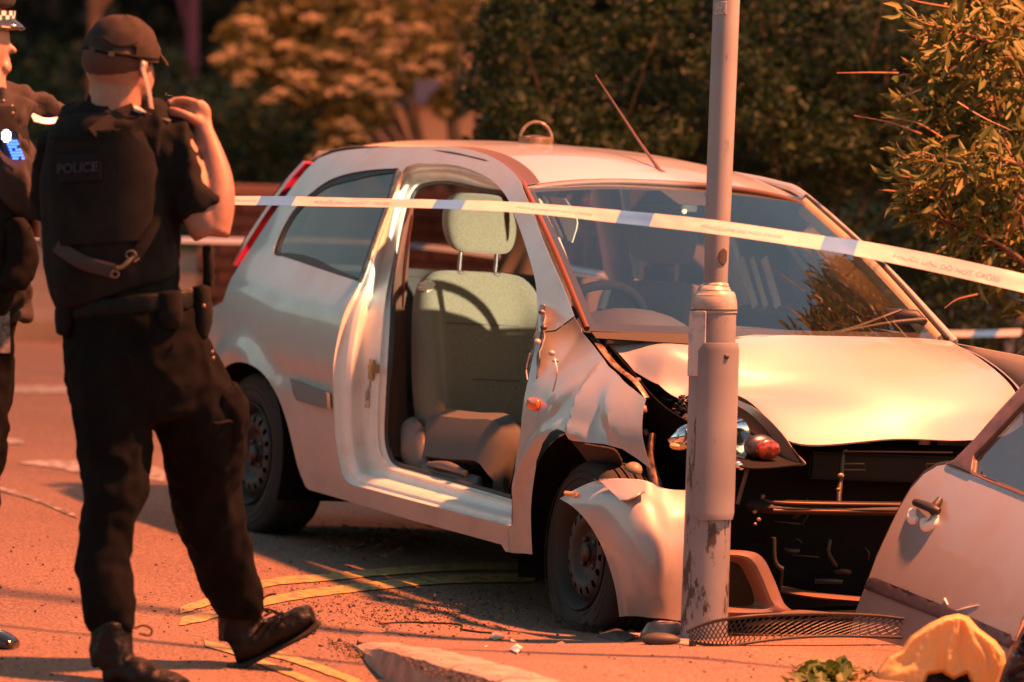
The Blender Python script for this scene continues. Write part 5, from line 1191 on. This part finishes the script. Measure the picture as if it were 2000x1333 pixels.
# ================================================================== brick wall behind
bwl = empty('brick_wall', W(420, 800, 27.5), 'dark red brick wall behind the rear of the car', 'wall')
BR1 = mat('brick', (.07, .022, .016), .9, col2=(.04, .015, .012), nscale=10, bump=.4, bscale=50)
Dw = 27.0; x0w = W(385, 500, Dw).x; zt = W(430, 372, Dw).z; gz = min(W(430, 850, Dw).z, zt-1.3)
boxo('mortar_core', ((x0w+1.6), Dw+.115, (zt+gz)/2-.03), (3.2, .20, zt-gz-.06), mat('mortar', (.10, .07, .055), .95), bwl, 0)
bme = None
for r in range(19):
    z = zt-.045-.075*r-.0375
    for k in range(15):
        x = x0w+.1075+.225*k+(.1125 if r % 2 else 0)
        if bme is None: b0_ = boxo('brick', (0, 0, 0), (.215, .1025, .065), BR1, bwl, .004); bme = b0_.data; b0_.location = (x, Dw, z); continue
        o = bpy.data.objects.new('brick', bme); COL.objects.link(o); o.parent = bwl; o.location = (x, Dw+random.gauss(0, .0015), z)
cp0 = boxo('coping_stone', (0, 0, 0), (.44, .30, .05), mat('coping', (.16, .07, .05), .9), bwl, .006); cp0.location = (x0w+.22, Dw+.09, zt)
for k in range(1, 7):
    o = bpy.data.objects.new('coping_stone', cp0.data); COL.objects.link(o); o.parent = bwl; o.location = (x0w+.22+.45*k, Dw+.09, zt)

# ================================================================== police officers
SKIN = mat('skin', (.34, .17, .12), .55, col2=(.27, .125, .09), nscale=20, bump=.08, bscale=200)
BLK = mat('black_cloth', (.007, .006, .006), .9, col2=(.011, .0095, .009), nscale=30, bump=.2, bscale=260, spec=.15)
BLK2 = mat('trouser_cloth', (.004, .0036, .0036), .9, col2=(.007, .0062, .006), nscale=9, bump=.15, bscale=300, spec=.08)
VEST = mat('vest_cloth', (.008, .0075, .0078), .85, col2=(.014, .0125, .012), nscale=14, bump=.12, bscale=200, spec=.12)
LEATH = mat('boot_leather', (.006, .005, .0045), .5, col2=(.010, .008, .007), nscale=16, bump=.3, bscale=60, spec=.2)
BELT = mat('belt_leather', (.004, .004, .004), .5, bump=.1, bscale=40, spec=.15)
METAL = mat('dull_metal', (.24, .17, .11), .45, .8)
Y = (0, 1, 0)
def LO(lst, sm=0, n=20, D0=None):
    q = np.array(lst, float)
    if sm: q = cr1(q, sm)
    return tubem([W(a, b, d) for a, b, d, *_ in q], [(r[3]*r[2]/FPX, r[4]*r[2]/FPX) for r in q], n, ref=Y)
def E_(px, py, D, rx, rz, ry, M=None): k = D/FPX; return ell(W(px, py, D), (rx*k, ry*k, rz*k), M)

def officer_one():
    root = empty('person', W(225, 1345, 14.2), 'officer in black cap and vest seen from behind, walking, radio held to face', 'person')
    D = 14.35
    # skin: head, neck, right forearm and hand, left forearm: one body mesh with torso core
    tilt = Matrix.Rotation(rad(-6), 3, 'Y')
    body = [E_(230, 118, D, 66, 82, 74, tilt), E_(256, 150, D+.02, 46, 56, 50), E_(272, 158, D+.045, 22, 30, 26),
            LO([(228, 150, D-.01, 54, 50), (224, 190, D-.01, 51, 50), (220, 235, D, 64, 56)], 10),
            LO([(220, 225, D, 80, 50), (222, 300, D, 120, 70), (226, 450, D, 115, 72), (240, 600, D, 110, 70)], 12),
            E_(283, 128, D-.0, 9, 20, 10), 
            LO([(300, 250, D, 40, 40), (330, 270, D, 42, 42), (368, 350, D-.03, 40, 40), (398, 430, D-.05, 38, 38), (412, 455, D-.05, 36, 36)], 14),
            LO([(412, 455, D-.05, 37, 37), (424, 400, D-.04, 35, 35), (424, 350, D-.02, 31, 31), (412, 300, D, 25, 24), (398, 258, D+.01, 20, 17), (392, 238, D+.02, 22, 15)], 18),
            LO([(392, 240, D+.02, 22, 14), (386, 222, D+.02, 27, 14), (376, 206, D+.02, 22, 13)], 8),
            LO([(130, 300, D+.06, 36, 36), (112, 400, D+.10, 34, 34), (105, 470, D+.12, 28, 28), (118, 498, D+.22, 22, 22), (150, 490, D+.34, 18, 18)], 16)]
    # fingers curled round the small radio microphone: knuckle, middle joint, tip
    fg_ = [((388, 204), (362, 196), (338, 197), (327, 203), .008), ((392, 212), (366, 205), (344, 206), (331, 211), .022), ((392, 222), (368, 215), (348, 215), (334, 219), .036), ((390, 230), (370, 226), (352, 226), (340, 228), .048)]
    for a, b, c, d, dz in fg_:
        body.append(LO([(*a, D+dz, 8.5, 8.5), (*b, D+dz, 7.8, 7.8), (*c, D+dz, 7, 7), (*d, D+dz-.01, 6, 6)], 12, 10))
    body.append(LO([(388, 240, D-.0, 12, 10), (368, 228, D-.03, 9.5, 9), (346, 219, D-.035, 8.5, 8), (330, 214, D-.025, 7, 7)], 12, 10))
    b = blob('body', body, SKIN, root, .0055, 3)
    # short hair under the cap
    blob('hair', [E_(228, 112, D-.010, 70, 56, 79, tilt)], mat('hair', (.085, .038, .028), .9, bump=.6, bscale=300), root, .008, 2)
    # ear and coiled earpiece lead
    blob('ear', [E_(279, 130, D-.066, 9, 19, 10, Matrix.Rotation(.25, 3, 'Y')), E_(280, 146, D-.062, 6, 9, 7)], SKIN, root, .004, 2)
    V, Fc = E_(279, 126, D-.085, 6, 7, 6); mk('earpiece', V, Fc, mat('clear_plastic', (.75, .6, .5), .2, coat=1.), root)
    q = []
    for t in np.linspace(0, 1, 150):
        c = W(277+18*t+3*math.sin(t*3), 130+82*t, D-.088+.01*t); a = t*2*math.pi*15; q.append(c+Vector((math.cos(a)*.0058, math.sin(a)*.0058, 0)))
    tube('coiled_lead', q, .0019, MATS['clear_plastic'], root, n=6)
    # cap
    V = []; Fc = []; n = 40; k_ = D/FPX; c0 = W(236, 104, D); rows = []
    prof = [(0, 79, -3), (.12, 76, 0)]; 
    def capt(th, ph, off=0.):
        r = (74+off)*k_; rz = (78+off)*k_; s = math.sin(th); w_ = 1+.05*noise.noise(Vector((math.cos(ph)*s*2.2, math.sin(ph)*s*2.2, math.cos(th)*3))) + .018*noise.noise(Vector((math.cos(ph)*7, math.sin(ph)*7, math.cos(th)*6))); p = Vector((r*s*math.cos(ph), (80+off)*k_*s*math.sin(ph), rz*math.cos(th)*(.93 if th < 1 else .93)))*w_
        return c0+Matrix.Rotation(rad(7), 3, 'Y') @ p
    for i in range(15):
        th = rad(96)*i/14
        for j in range(n): 
            ph = 2*math.pi*j/n; V.append(capt(max(th, .01), ph, .5*math.cos(6*ph)*math.sin(th)))
    Fc = [(i*n+j, (i+1)*n+j, (i+1)*n+(j+1) % n, i*n+(j+1) % n) for i in range(14) for j in range(n) if not (i > 10 and 30 < j < 33)]
    CAPM = mat('cap_cloth', (.030, .021, .017), .9, col2=(.045, .032, .026), nscale=30, bump=.3, bscale=400, spec=.15)
    cap = mk('cap', V, Fc, CAPM, root); thick(cap, .003, 1)
    for j in range(6): tube('cap_seam', [capt(th, rad(60*j+25), 1.) for th in np.linspace(.05, rad(92), 14)], .0011, BLK, cap, n=5)
    tube('cap_band', [capt(rad(90), ph, 1.) for ph in np.linspace(0, 2*math.pi, 41)], (.0045, .0045), BLK, cap, n=8)
    tube('cap_strap', [capt(rad(91), ph, 3.) for ph in np.linspace(rad(235), rad(305), 14)], .0055, BLK, cap, n=8)
    tube('cap_strap_arc', [capt(rad(66)+.22*abs(math.cos((ph-rad(270))*2.6)) , ph, 1.5) for ph in np.linspace(rad(242), rad(298), 16)], .003, BLK, cap, n=6)
    c = capt(rad(92), rad(262), 6.); boxo('cap_buckle', c, (.016, .006, .014), METAL, cap, .002)
    V, Fc = ell(capt(0.01, 0, 1.), (.008, .008, .004)); mk('cap_button', V, Fc, CAPM, cap)
    brim = [[W(300, 96, D+.055), W(311, 103, D+.03), W(312, 108, D-.01)], [W(313, 112, D+.09), W(324, 120, D+.06), W(322, 122, D+.0)], [W(318, 122, D+.11), W(328, 129, D+.07), W(325, 128, D+.02)]]
    patch('cap_brim', brim, 12, 10, CAPM, cap, .004)
    # shirt: short sleeves and collar
    shirt = [LO([(216, 212, D, 60, 50), (214, 226, D, 96, 62), (216, 248, D, 122, 74), (222, 300, D, 126, 80), (226, 450, D, 122, 80), (238, 590, D, 118, 78)], 16),
             LO([(270, 238, D, 52, 50), (318, 262, D, 54, 50), (348, 310, D-.02, 52, 50), (376, 372, D-.035, 50, 48), (398, 416, D-.045, 47, 45)], 14),
             LO([(160, 250, D, 50, 46), (118, 285, D+.03, 46, 46), (104, 350, D+.06, 42, 44), (100, 430, D+.09, 40, 40)], 14)]
    sh = blob('shirt', shirt, BLK, root, .009, 4, .016, 11, (1, 1, .8))
    blob('collar', [LO([(222, 232, D, 66, 58), (222, 206, D, 57, 54), (225, 192, D, 53, 52)], 8)], BLK, root, .007, 3)
    # stab vest with shoulder panels, back panel, lettering
    vest = [LO([(190, 232, D-.005, 76, 66), (192, 262, D-.01, 104, 86), (205, 330, D-.01, 128, 98), (212, 450, D-.01, 132, 100), (222, 540, D-.01, 130, 96), (232, 578, D-.01, 126, 92)], 18),
            LO([(232, 222, D, 30, 50), (280, 236, D, 22, 52), (318, 246, D, 14, 44)], 10), LO([(215, 222, D, 30, 50), (165, 236, D, 24, 52), (122, 262, D, 20, 40)], 10)]
    ve = blob('stab_vest', vest, VEST, root, .009, 5, .006, 8)
    def backd(px, py): return D-.01-(98*D/FPX)*math.sqrt(max(0, 1-((px-205)/132.)**2))
    def bp_(nm, pts, m, off, t=.006, bev=.002, step=7):
        o = sheet(nm, [(a, -b) for a, b in pts], [], step, lambda x, y: tuple(W(x, -y, backd(x, -y)-off)), m, root); thick(o, t, 0, bev); return o
    bp_('back_panel', [(112, 262), (250, 255), (300, 300), (296, 470), (120, 480), (98, 330)], VEST, .008, .010)
    bp_('name_panel', [(112, 304), (196, 300), (198, 352), (116, 357)], mat('panel_dark', (.006, .006, .010), .8, spec=.2), .020, .004)
    o_ = W(150, 329, backd(156, 329)-.026); xd = W(190, 327, backd(190, 327)-.024)-W(122, 331, backd(122, 331)-.024)
    textm('vest_lettering', 'POLICE', .037, o_, xd, Vector((0, -.1, 1)), mat('vest_print', (.016, .018, .042), .7), ve, .0004, .0006)
    bp_('vest_seam', [(100, 268), (240, 262), (240, 268), (100, 274)], BLK, .016, .003, 0)
    # epaulette board on the right shoulder and yoke strap
    patch('epaulette', [[W(256, 204, D-.03), W(298, 214, D-.02), W(342, 230, D-.01)], [W(262, 214, D-.075), W(300, 228, D-.07), W(330, 240, D-.06)]], 16, 8, mat('epaulette', (.05, .04, .04), .6, col2=(.5, .42, .40), nscale=12, ramp=(.48, .56)), root, .008)
    tube('shoulder_strap', [W(180, 262, backd(180, 262)-.02), W(228, 228, D-.09), W(262, 214, D-.06)], (.020, .004), VEST, root, n=10, ref=Y)
    tube('radio_lead', [W(296, 214, D-.05), W(345, 240, D-.02), W(362, 270, D+.02), W(372, 300, D+.04)], .009, BLK, root, n=8, smoothn=14)
    # radio microphone held in the fingers
    boxo('radio_microphone', W(330, 208, D+.02), (.030, .034, .062), BLACKP, root, .005); tube('radio_aerial', [W(326, 205, D+.02), W(322, 182, D+.02)], .005, BLACKP, root, n=8)
    # sling with metal clip across the back
    tube('sling', [W(310, 420, backd(310, 420)-.02), W(285, 470, backd(285, 470)-.022), W(262, 503, backd(262, 503)-.022)], (.016, .004), BLK, root, n=8, ref=Y, smoothn=12)
    tube('sling', [W(110, 480, backd(110, 480)-.01), W(160, 512, backd(160, 512)-.02), W(222, 530, backd(222, 530)-.022)], (.020, .004), mat('web', (.035, .02, .018), .8), root, n=8, ref=Y, smoothn=12)
    sn = W(245, 515, backd(245, 515)-.034)
    tube('snap_hook', [W(262, 500, backd(250, 500)-.03), W(250, 512, backd(250, 512)-.034), W(238, 522, backd(240, 520)-.034), W(228, 524, backd(230, 520)-.03)], [.004, .007, .006, .007], METAL, root, n=8, smoothn=14)
    for (a, b, r_) in ((256, 498, 10), (224, 536, 8)):
        c = W(a, b, backd(a, b)-.034); tube('clip_ring', [c+Vector((math.cos(t)*r_*k_, 0, math.sin(t)*r_*k_*.8)) for t in np.linspace(0, 2*math.pi, 15)], .0022, METAL, root, n=6)
    tube('clip_lever', [W(262, 512, backd(262, 512)-.034), W(272, 505, backd(270, 505)-.034)], .003, METAL, root, n=6)
    # belt and kit
    bl = blob('belt', [LO([(256, 578, D, 134, 100), (258, 596, D, 136, 102), (260, 616, D, 136, 102)], 6)], BELT, root, .008, 2)
    for nm, parts in (('holster', [LO([(142, 575, D-.02, 20, 26), (130, 610, D-.04, 24, 28), (124, 655, D-.05, 15, 22)], 8)]), ('pouch', [LO([(392, 560, D-.02, 18, 26), (396, 620, D-.03, 20, 26), (392, 660, D-.03, 14, 22)], 8)]), ('torch_pouch', [LO([(404, 480, D, 10, 14), (408, 530, D, 12, 14), (404, 560, D, 10, 12)], 6)]), ('pouch', [LO([(330, 570, D-.11, 26, 16), (332, 620, D-.12, 26, 18), (330, 640, D-.11, 20, 12)], 6)])):
        blob(nm, parts, BLK, root, .007, 2)
    for (a, b) in ((416, 700), (414, 688), (398, 598)): V, Fc = E_(a, b, D-.12, 4, 4, 4); mk('key_ring', V, Fc, METAL, root)
    # trousers: hips and both legs in one garment
    tr_ = [LO([(258, 606, D, 132, 98), (262, 650, D, 138, 104), (268, 710, D, 142, 108), (275, 770, D, 140, 104), (292, 830, D, 110, 86)], 12),
           LO([(206, 690, D-.02, 76, 84), (214, 780, D-.03, 80, 88), (224, 870, D-.05, 74, 80), (226, 950, D-.08, 64, 70), (208, 1040, D-.10, 54, 60), (202, 1100, D-.12, 53, 56), (208, 1160, D-.14, 55, 56), (215, 1215, D-.15, 48, 52), (214, 1238, D-.15, 40, 46)], 30),
           LO([(335, 690, D+.02, 78, 84), (372, 780, D+.06, 86, 92), (394, 850, D+.10, 86, 88), (400, 930, D+.16, 74, 76), (408, 1000, D+.20, 68, 70), (430, 1070, D+.25, 62, 62), (450, 1130, D+.30, 58, 56), (466, 1180, D+.33, 50, 50), (470, 1202, D+.34, 42, 44)], 30)]
    blob('trousers', tr_, BLK2, root, .011, 4, .010, 12, (1, 1, .7))
    blob('cargo_pocket', [LO([(440, 760, D+.03, 28, 44), (452, 810, D+.05, 32, 48), (446, 868, D+.08, 24, 42)], 8)], BLK2, root, .009, 3, .016, 12)
    tube('pocket_tie', [W(386, 812, D-.02), W(420, 828, D-.04), W(452, 824, D-.01), W(466, 850, D+.02)], .005, BLK, root, n=8, smoothn=14)
    # boots
    def boot(nm, shaft, foot, sole, lace_c, DB):
        bt = blob(nm, [LO(shaft, 10), LO(foot, 16)], LEATH, root, .007, 3, .006, 16)
        V, Fc = LO(sole, 22); so = mk('sole', V, Fc, RUBBER, bt)
        return bt
    B1 = D-.16
    b1 = boot('boot', [(216, 1215, B1, 40, 46), (218, 1262, B1, 42, 48), (222, 1300, B1, 46, 48)], [(205, 1318, B1, 28, 42), (245, 1312, B1-.01, 34, 44), (290, 1322, B1-.05, 26, 42), (330, 1334, B1-.08, 20, 40), (358, 1338, B1-.10, 13, 30)], [(172, 1344, B1+.02, 8, 34), (230, 1346, B1, 8, 42), (300, 1350, B1-.05, 8, 44), (364, 1350, B1-.11, 7, 30)], None, B1)
    B2 = D+.38
    b2 = boot('boot', [(470, 1175, B2-.02, 44, 46), (468, 1215, B2, 42, 46), (468, 1252, B2, 40, 44)], [(456, 1270, B2, 30, 40), (500, 1252, B2, 36, 42), (550, 1230, B2, 29, 42), (590, 1208, B2, 24, 38), (612, 1200, B2, 17, 28)], [(444, 1302, B2, 7, 34), (470, 1300, B2, 8, 40), (520, 1276, B2, 7, 42), (575, 1248, B2, 7, 42), (606, 1232, B2, 7, 36), (624, 1214, B2, 6, 24)], None, B2)
    for k in range(12):
        t = k/11; x = 452+t*160; y = 1306-t*72; V, Fc = E_(x, y, B2, 6, 5, 40); mk('sole_lug', V, Fc, RUBBER, b2)
    for k in range(5):
        t = k/4; tube('lace', [W(486+t*62, 1196+t*14, B2-.07), W(500+t*66, 1190+t*10, B2-.02), W(512+t*60, 1196+t*8, B2+.04)], .0035, BLK, b2, n=6, smoothn=8)
    tube('lace_loop', [W(500, 1185, B2-.05), W(520, 1165, B2-.06), W(540, 1160, B2-.06)], .003, BLK, b2, n=6, smoothn=10); tube('lace_loop', [W(500, 1188, B2-.05), W(530, 1192, B2-.07), W(556, 1204, B2-.07)], .003, BLK, b2, n=6, smoothn=10)
    tube('lace_loop', [W(262, 1228, B1-.05), W(280, 1222, B1-.06), W(296, 1230, B1-.06), W(292, 1242, B1-.06), W(272, 1238, B1-.05)], .003, BLK, b1, n=6, smoothn=20)
officer_one()

def officer_two():
    D = 14.75; k_ = D/FPX
    root = empty('person', W(-10, 1280, D), 'officer in peaked cap at the left edge, arm stretched towards the other officer', 'person')
    body = [E_(-34, 78, D, 54, 82, 62), E_(-8, 96, D, 24, 44, 34), LO([(-34, 140, D, 44, 44), (-36, 205, D, 52, 50)], 8), E_(12, 132, D, 11, 13, 22),
            LO([(-30, 200, D, 70, 50), (-20, 400, D, 72, 60), (-30, 600, D, 70, 60)], 10),
            LO([(8, 90, D, 10, 10), (24, 96, D, 7, 8), (30, 104, D, 6, 7)], 6, 12), E_(12, 122, D, 9, 6, 14), E_(6, 76, D, 12, 8, 26), E_(14, 114, D, 7, 4, 12),
            LO([(128, 222, D+.22, 15, 15), (150, 232, D+.18, 18, 12), (170, 240, D+.15, 14, 10)], 8)]
    for i in range(4): body.append(LO([(160, 232+i*6, D+.16-.02*i, 7, 7), (176, 236+i*6, D+.12-.02*i, 6, 6), (186, 244+i*5, D+.10-.02*i, 5, 5)], 8, 8))
    body.append(LO([(72, 400, D-.05, 16, 16), (86, 404, D-.05, 17, 14), (74, 440, D-.04, 15, 14), (74, 462, D-.02, 10, 10)], 10))
    blob('body', body, mat('skin_red', (.42, .20, .15), .5), root, .007, 3)
    V, Fc = E_(-4, 76, D-.05, 3, 3, 3); mk('eye', V, Fc, MATS['clear_plastic'], root)
    # peaked cap: crown, chequered band, shiny peak
    CB_ = mat('cap_black', (.02, .02, .025), .6)
    blob('cap_crown', [LO([(-30, 22, D, 58, 64), (-34, -4, D, 70, 76), (-38, -28, D, 66, 70), (-40, -38, D, 50, 56)], 10)], CB_, root, .008, 3)
    n = 36; V = []; Fc = []; mi = []
    for r_, yy in enumerate((20, 29, 38)):
        for j in range(n):
            a = 2*math.pi*j/n; V.append(W(-30, yy, D)+Vector((60*k_*math.cos(a), 66*k_*math.sin(a), 0)))
    for r_ in range(2):
        for j in range(n): Fc.append((r_*n+j, r_*n+(j+1) % n, (r_+1)*n+(j+1) % n, (r_+1)*n+j)); mi.append((j+r_) % 2)
    mk('chequered_band', V, Fc, None, root, False, [BLACKP, mat('band_white', (.7, .7, .72), .4)], mi)
    patch('cap_peak', [[W(-20, 42, D-.10), W(20, 38, D-.05), W(26, 36, D+.02), W(10, 36, D+.09)], [W(0, 52, D-.09), W(38, 52, D-.05), W(47, 55, D), W(30, 50, D+.07)], [W(-10, 58, D-.10), W(20, 58, D-.06), W(44, 58, D), W(28, 54, D+.06)]], 16, 12, mat('patent', (.03, .035, .05), .1, coat=1.), root, .004)
    tube('peak_braid', [W(2, 53, D-.10), W(25, 55, D-.06), W(47, 57, D)], .003, METAL, root, n=6, smoothn=10)
    sh = blob('jacket', [LO([(-34, 185, D, 62, 52), (-30, 215, D, 96, 70), (-22, 300, D, 86, 80), (-18, 450, D, 82, 80), (-24, 620, D, 80, 76)], 16),
        LO([(-30, 215, D+.02, 40, 40), (20, 196, D+.10, 34, 38), (70, 206, D+.17, 28, 32), (120, 220, D+.22, 22, 26), (140, 228, D+.22, 18, 20)], 18),
        LO([(-20, 260, D-.08, 44, 44), (16, 330, D-.11, 42, 42), (44, 390, D-.09, 36, 38), (66, 410, D-.07, 26, 28)], 16)], mat('jacket_cloth', (.030, .019, .018), .85, col2=(.02, .014, .014), nscale=9, bump=.3, bscale=200), root, .009, 4, .022, 10, (1, 1, .8))
    blob('utility_vest', [LO([(-26, 230, D-.01, 70, 84), (-10, 300, D-.02, 68, 92), (-10, 420, D-.02, 66, 92), (-8, 540, D-.02, 56, 90)], 12)], VEST, root, .01, 4, .01, 9)
    patch('arm_band', [[W(56, 218, D+.08), W(92, 232, D+.12), W(138, 222, D+.17)], [W(66, 238, D+.07), W(94, 243, D+.11), W(134, 236, D+.16)]], 12, 6, mat('band_silver', (.72, .72, .72), .35), root, .004)
    # body-worn light and kit on the chest; blue chequer emission imitates retroreflected light
    boxo('chest_light', W(12, 266, D-.16), (.024, .012, .034), mat('lamp_white', (.9, .9, .9), .3, emit=(.9, .95, 1), estr=1.2), root, .006)
    rad_ = boxo('chest_radio', W(22, 290, D-.145), (.052, .02, .10), BLACKP, root, .005, Matrix.Rotation(-.18, 3, 'Y'))
    bme = None; lm = mat('badge_blue_glow', (.05, .12, .8), .3, emit=(.05, .14, 1), estr=1.6)
    for r_ in range(7):
        for c_ in range(4):
            if (r_*3+c_*5) % 7 == 0: continue
            p = W(14+c_*6+r_*2.2, 276+r_*5.6, D-.17)
            if bme is None: q_ = boxo('blue_chequer', (0, 0, 0), (.0072, .003, .0052), lm, rad_, 0); bme = q_.data
            else: q_ = bpy.data.objects.new('blue_chequer', bme); COL.objects.link(q_); q_.parent = rad_
            q_.location = p
    for (a, b) in ((6, 198), (22, 208), (24, 222), (40, 400), (72, 432), (10, 640)): V, Fc = E_(a, b, D-.14, 4, 4, 4); mk('badge_stud', V, Fc, METAL, root)
    blob('belt_kit', [LO([(-10, 540, D, 60, 90), (-8, 580, D, 62, 92), (-12, 620, D, 50, 84)], 8), LO([(24, 430, D-.12, 30, 26), (40, 500, D-.12, 36, 28), (22, 560, D-.12, 28, 26)], 10)], BLK, root, .009, 3, .01, 12)
    blob('trousers', [LO([(-30, 580, D, 62, 80), (-30, 700, D, 58, 80), (-44, 900, D, 46, 64), (-55, 1100, D, 40, 50), (-50, 1235, D, 34, 44)], 24)], BLK2, root, .011, 4, .024, 9, (1, 1, .5))
    patch('cuff_marker', [[W(-6, 600, D-.12), W(18, 600, D-.10)], [W(-6, 690, D-.12), W(20, 690, D-.10)]], 6, 6, mat('tag_grey', (.22, .20, .22), .5, col2=(.05, .04, .05), nscale=50), root, .004)
    b = blob('shoe', [LO([(-70, 1250, D, 30, 40), (-30, 1250, D-.02, 28, 42), (10, 1256, D-.05, 20, 38), (32, 1262, D-.06, 11, 26)], 14)], mat('polished_shoe', (.012, .012, .016), .12, coat=1.), root, .007, 3)
    V, Fc = LO([(-90, 1280, D, 4, 36), (-20, 1281, D-.03, 5, 42), (34, 1278, D-.06, 4, 26)], 10); mk('sole', V, Fc, RUBBER, b)
officer_two()

# ================================================================== settle parents that were built in world space
bpy.context.view_layer.update()
for o in bpy.data.objects:
    if o.parent is not None and o.parent.name in EMW and o.parent is not car:
        o.matrix_parent_inverse = EMW[o.parent.name].inverted()
for o in bpy.data.objects:
    if o.type == 'MESH':
        for md in o.modifiers:
            if md.type == 'SUBSURF': md.levels = md.render_levels
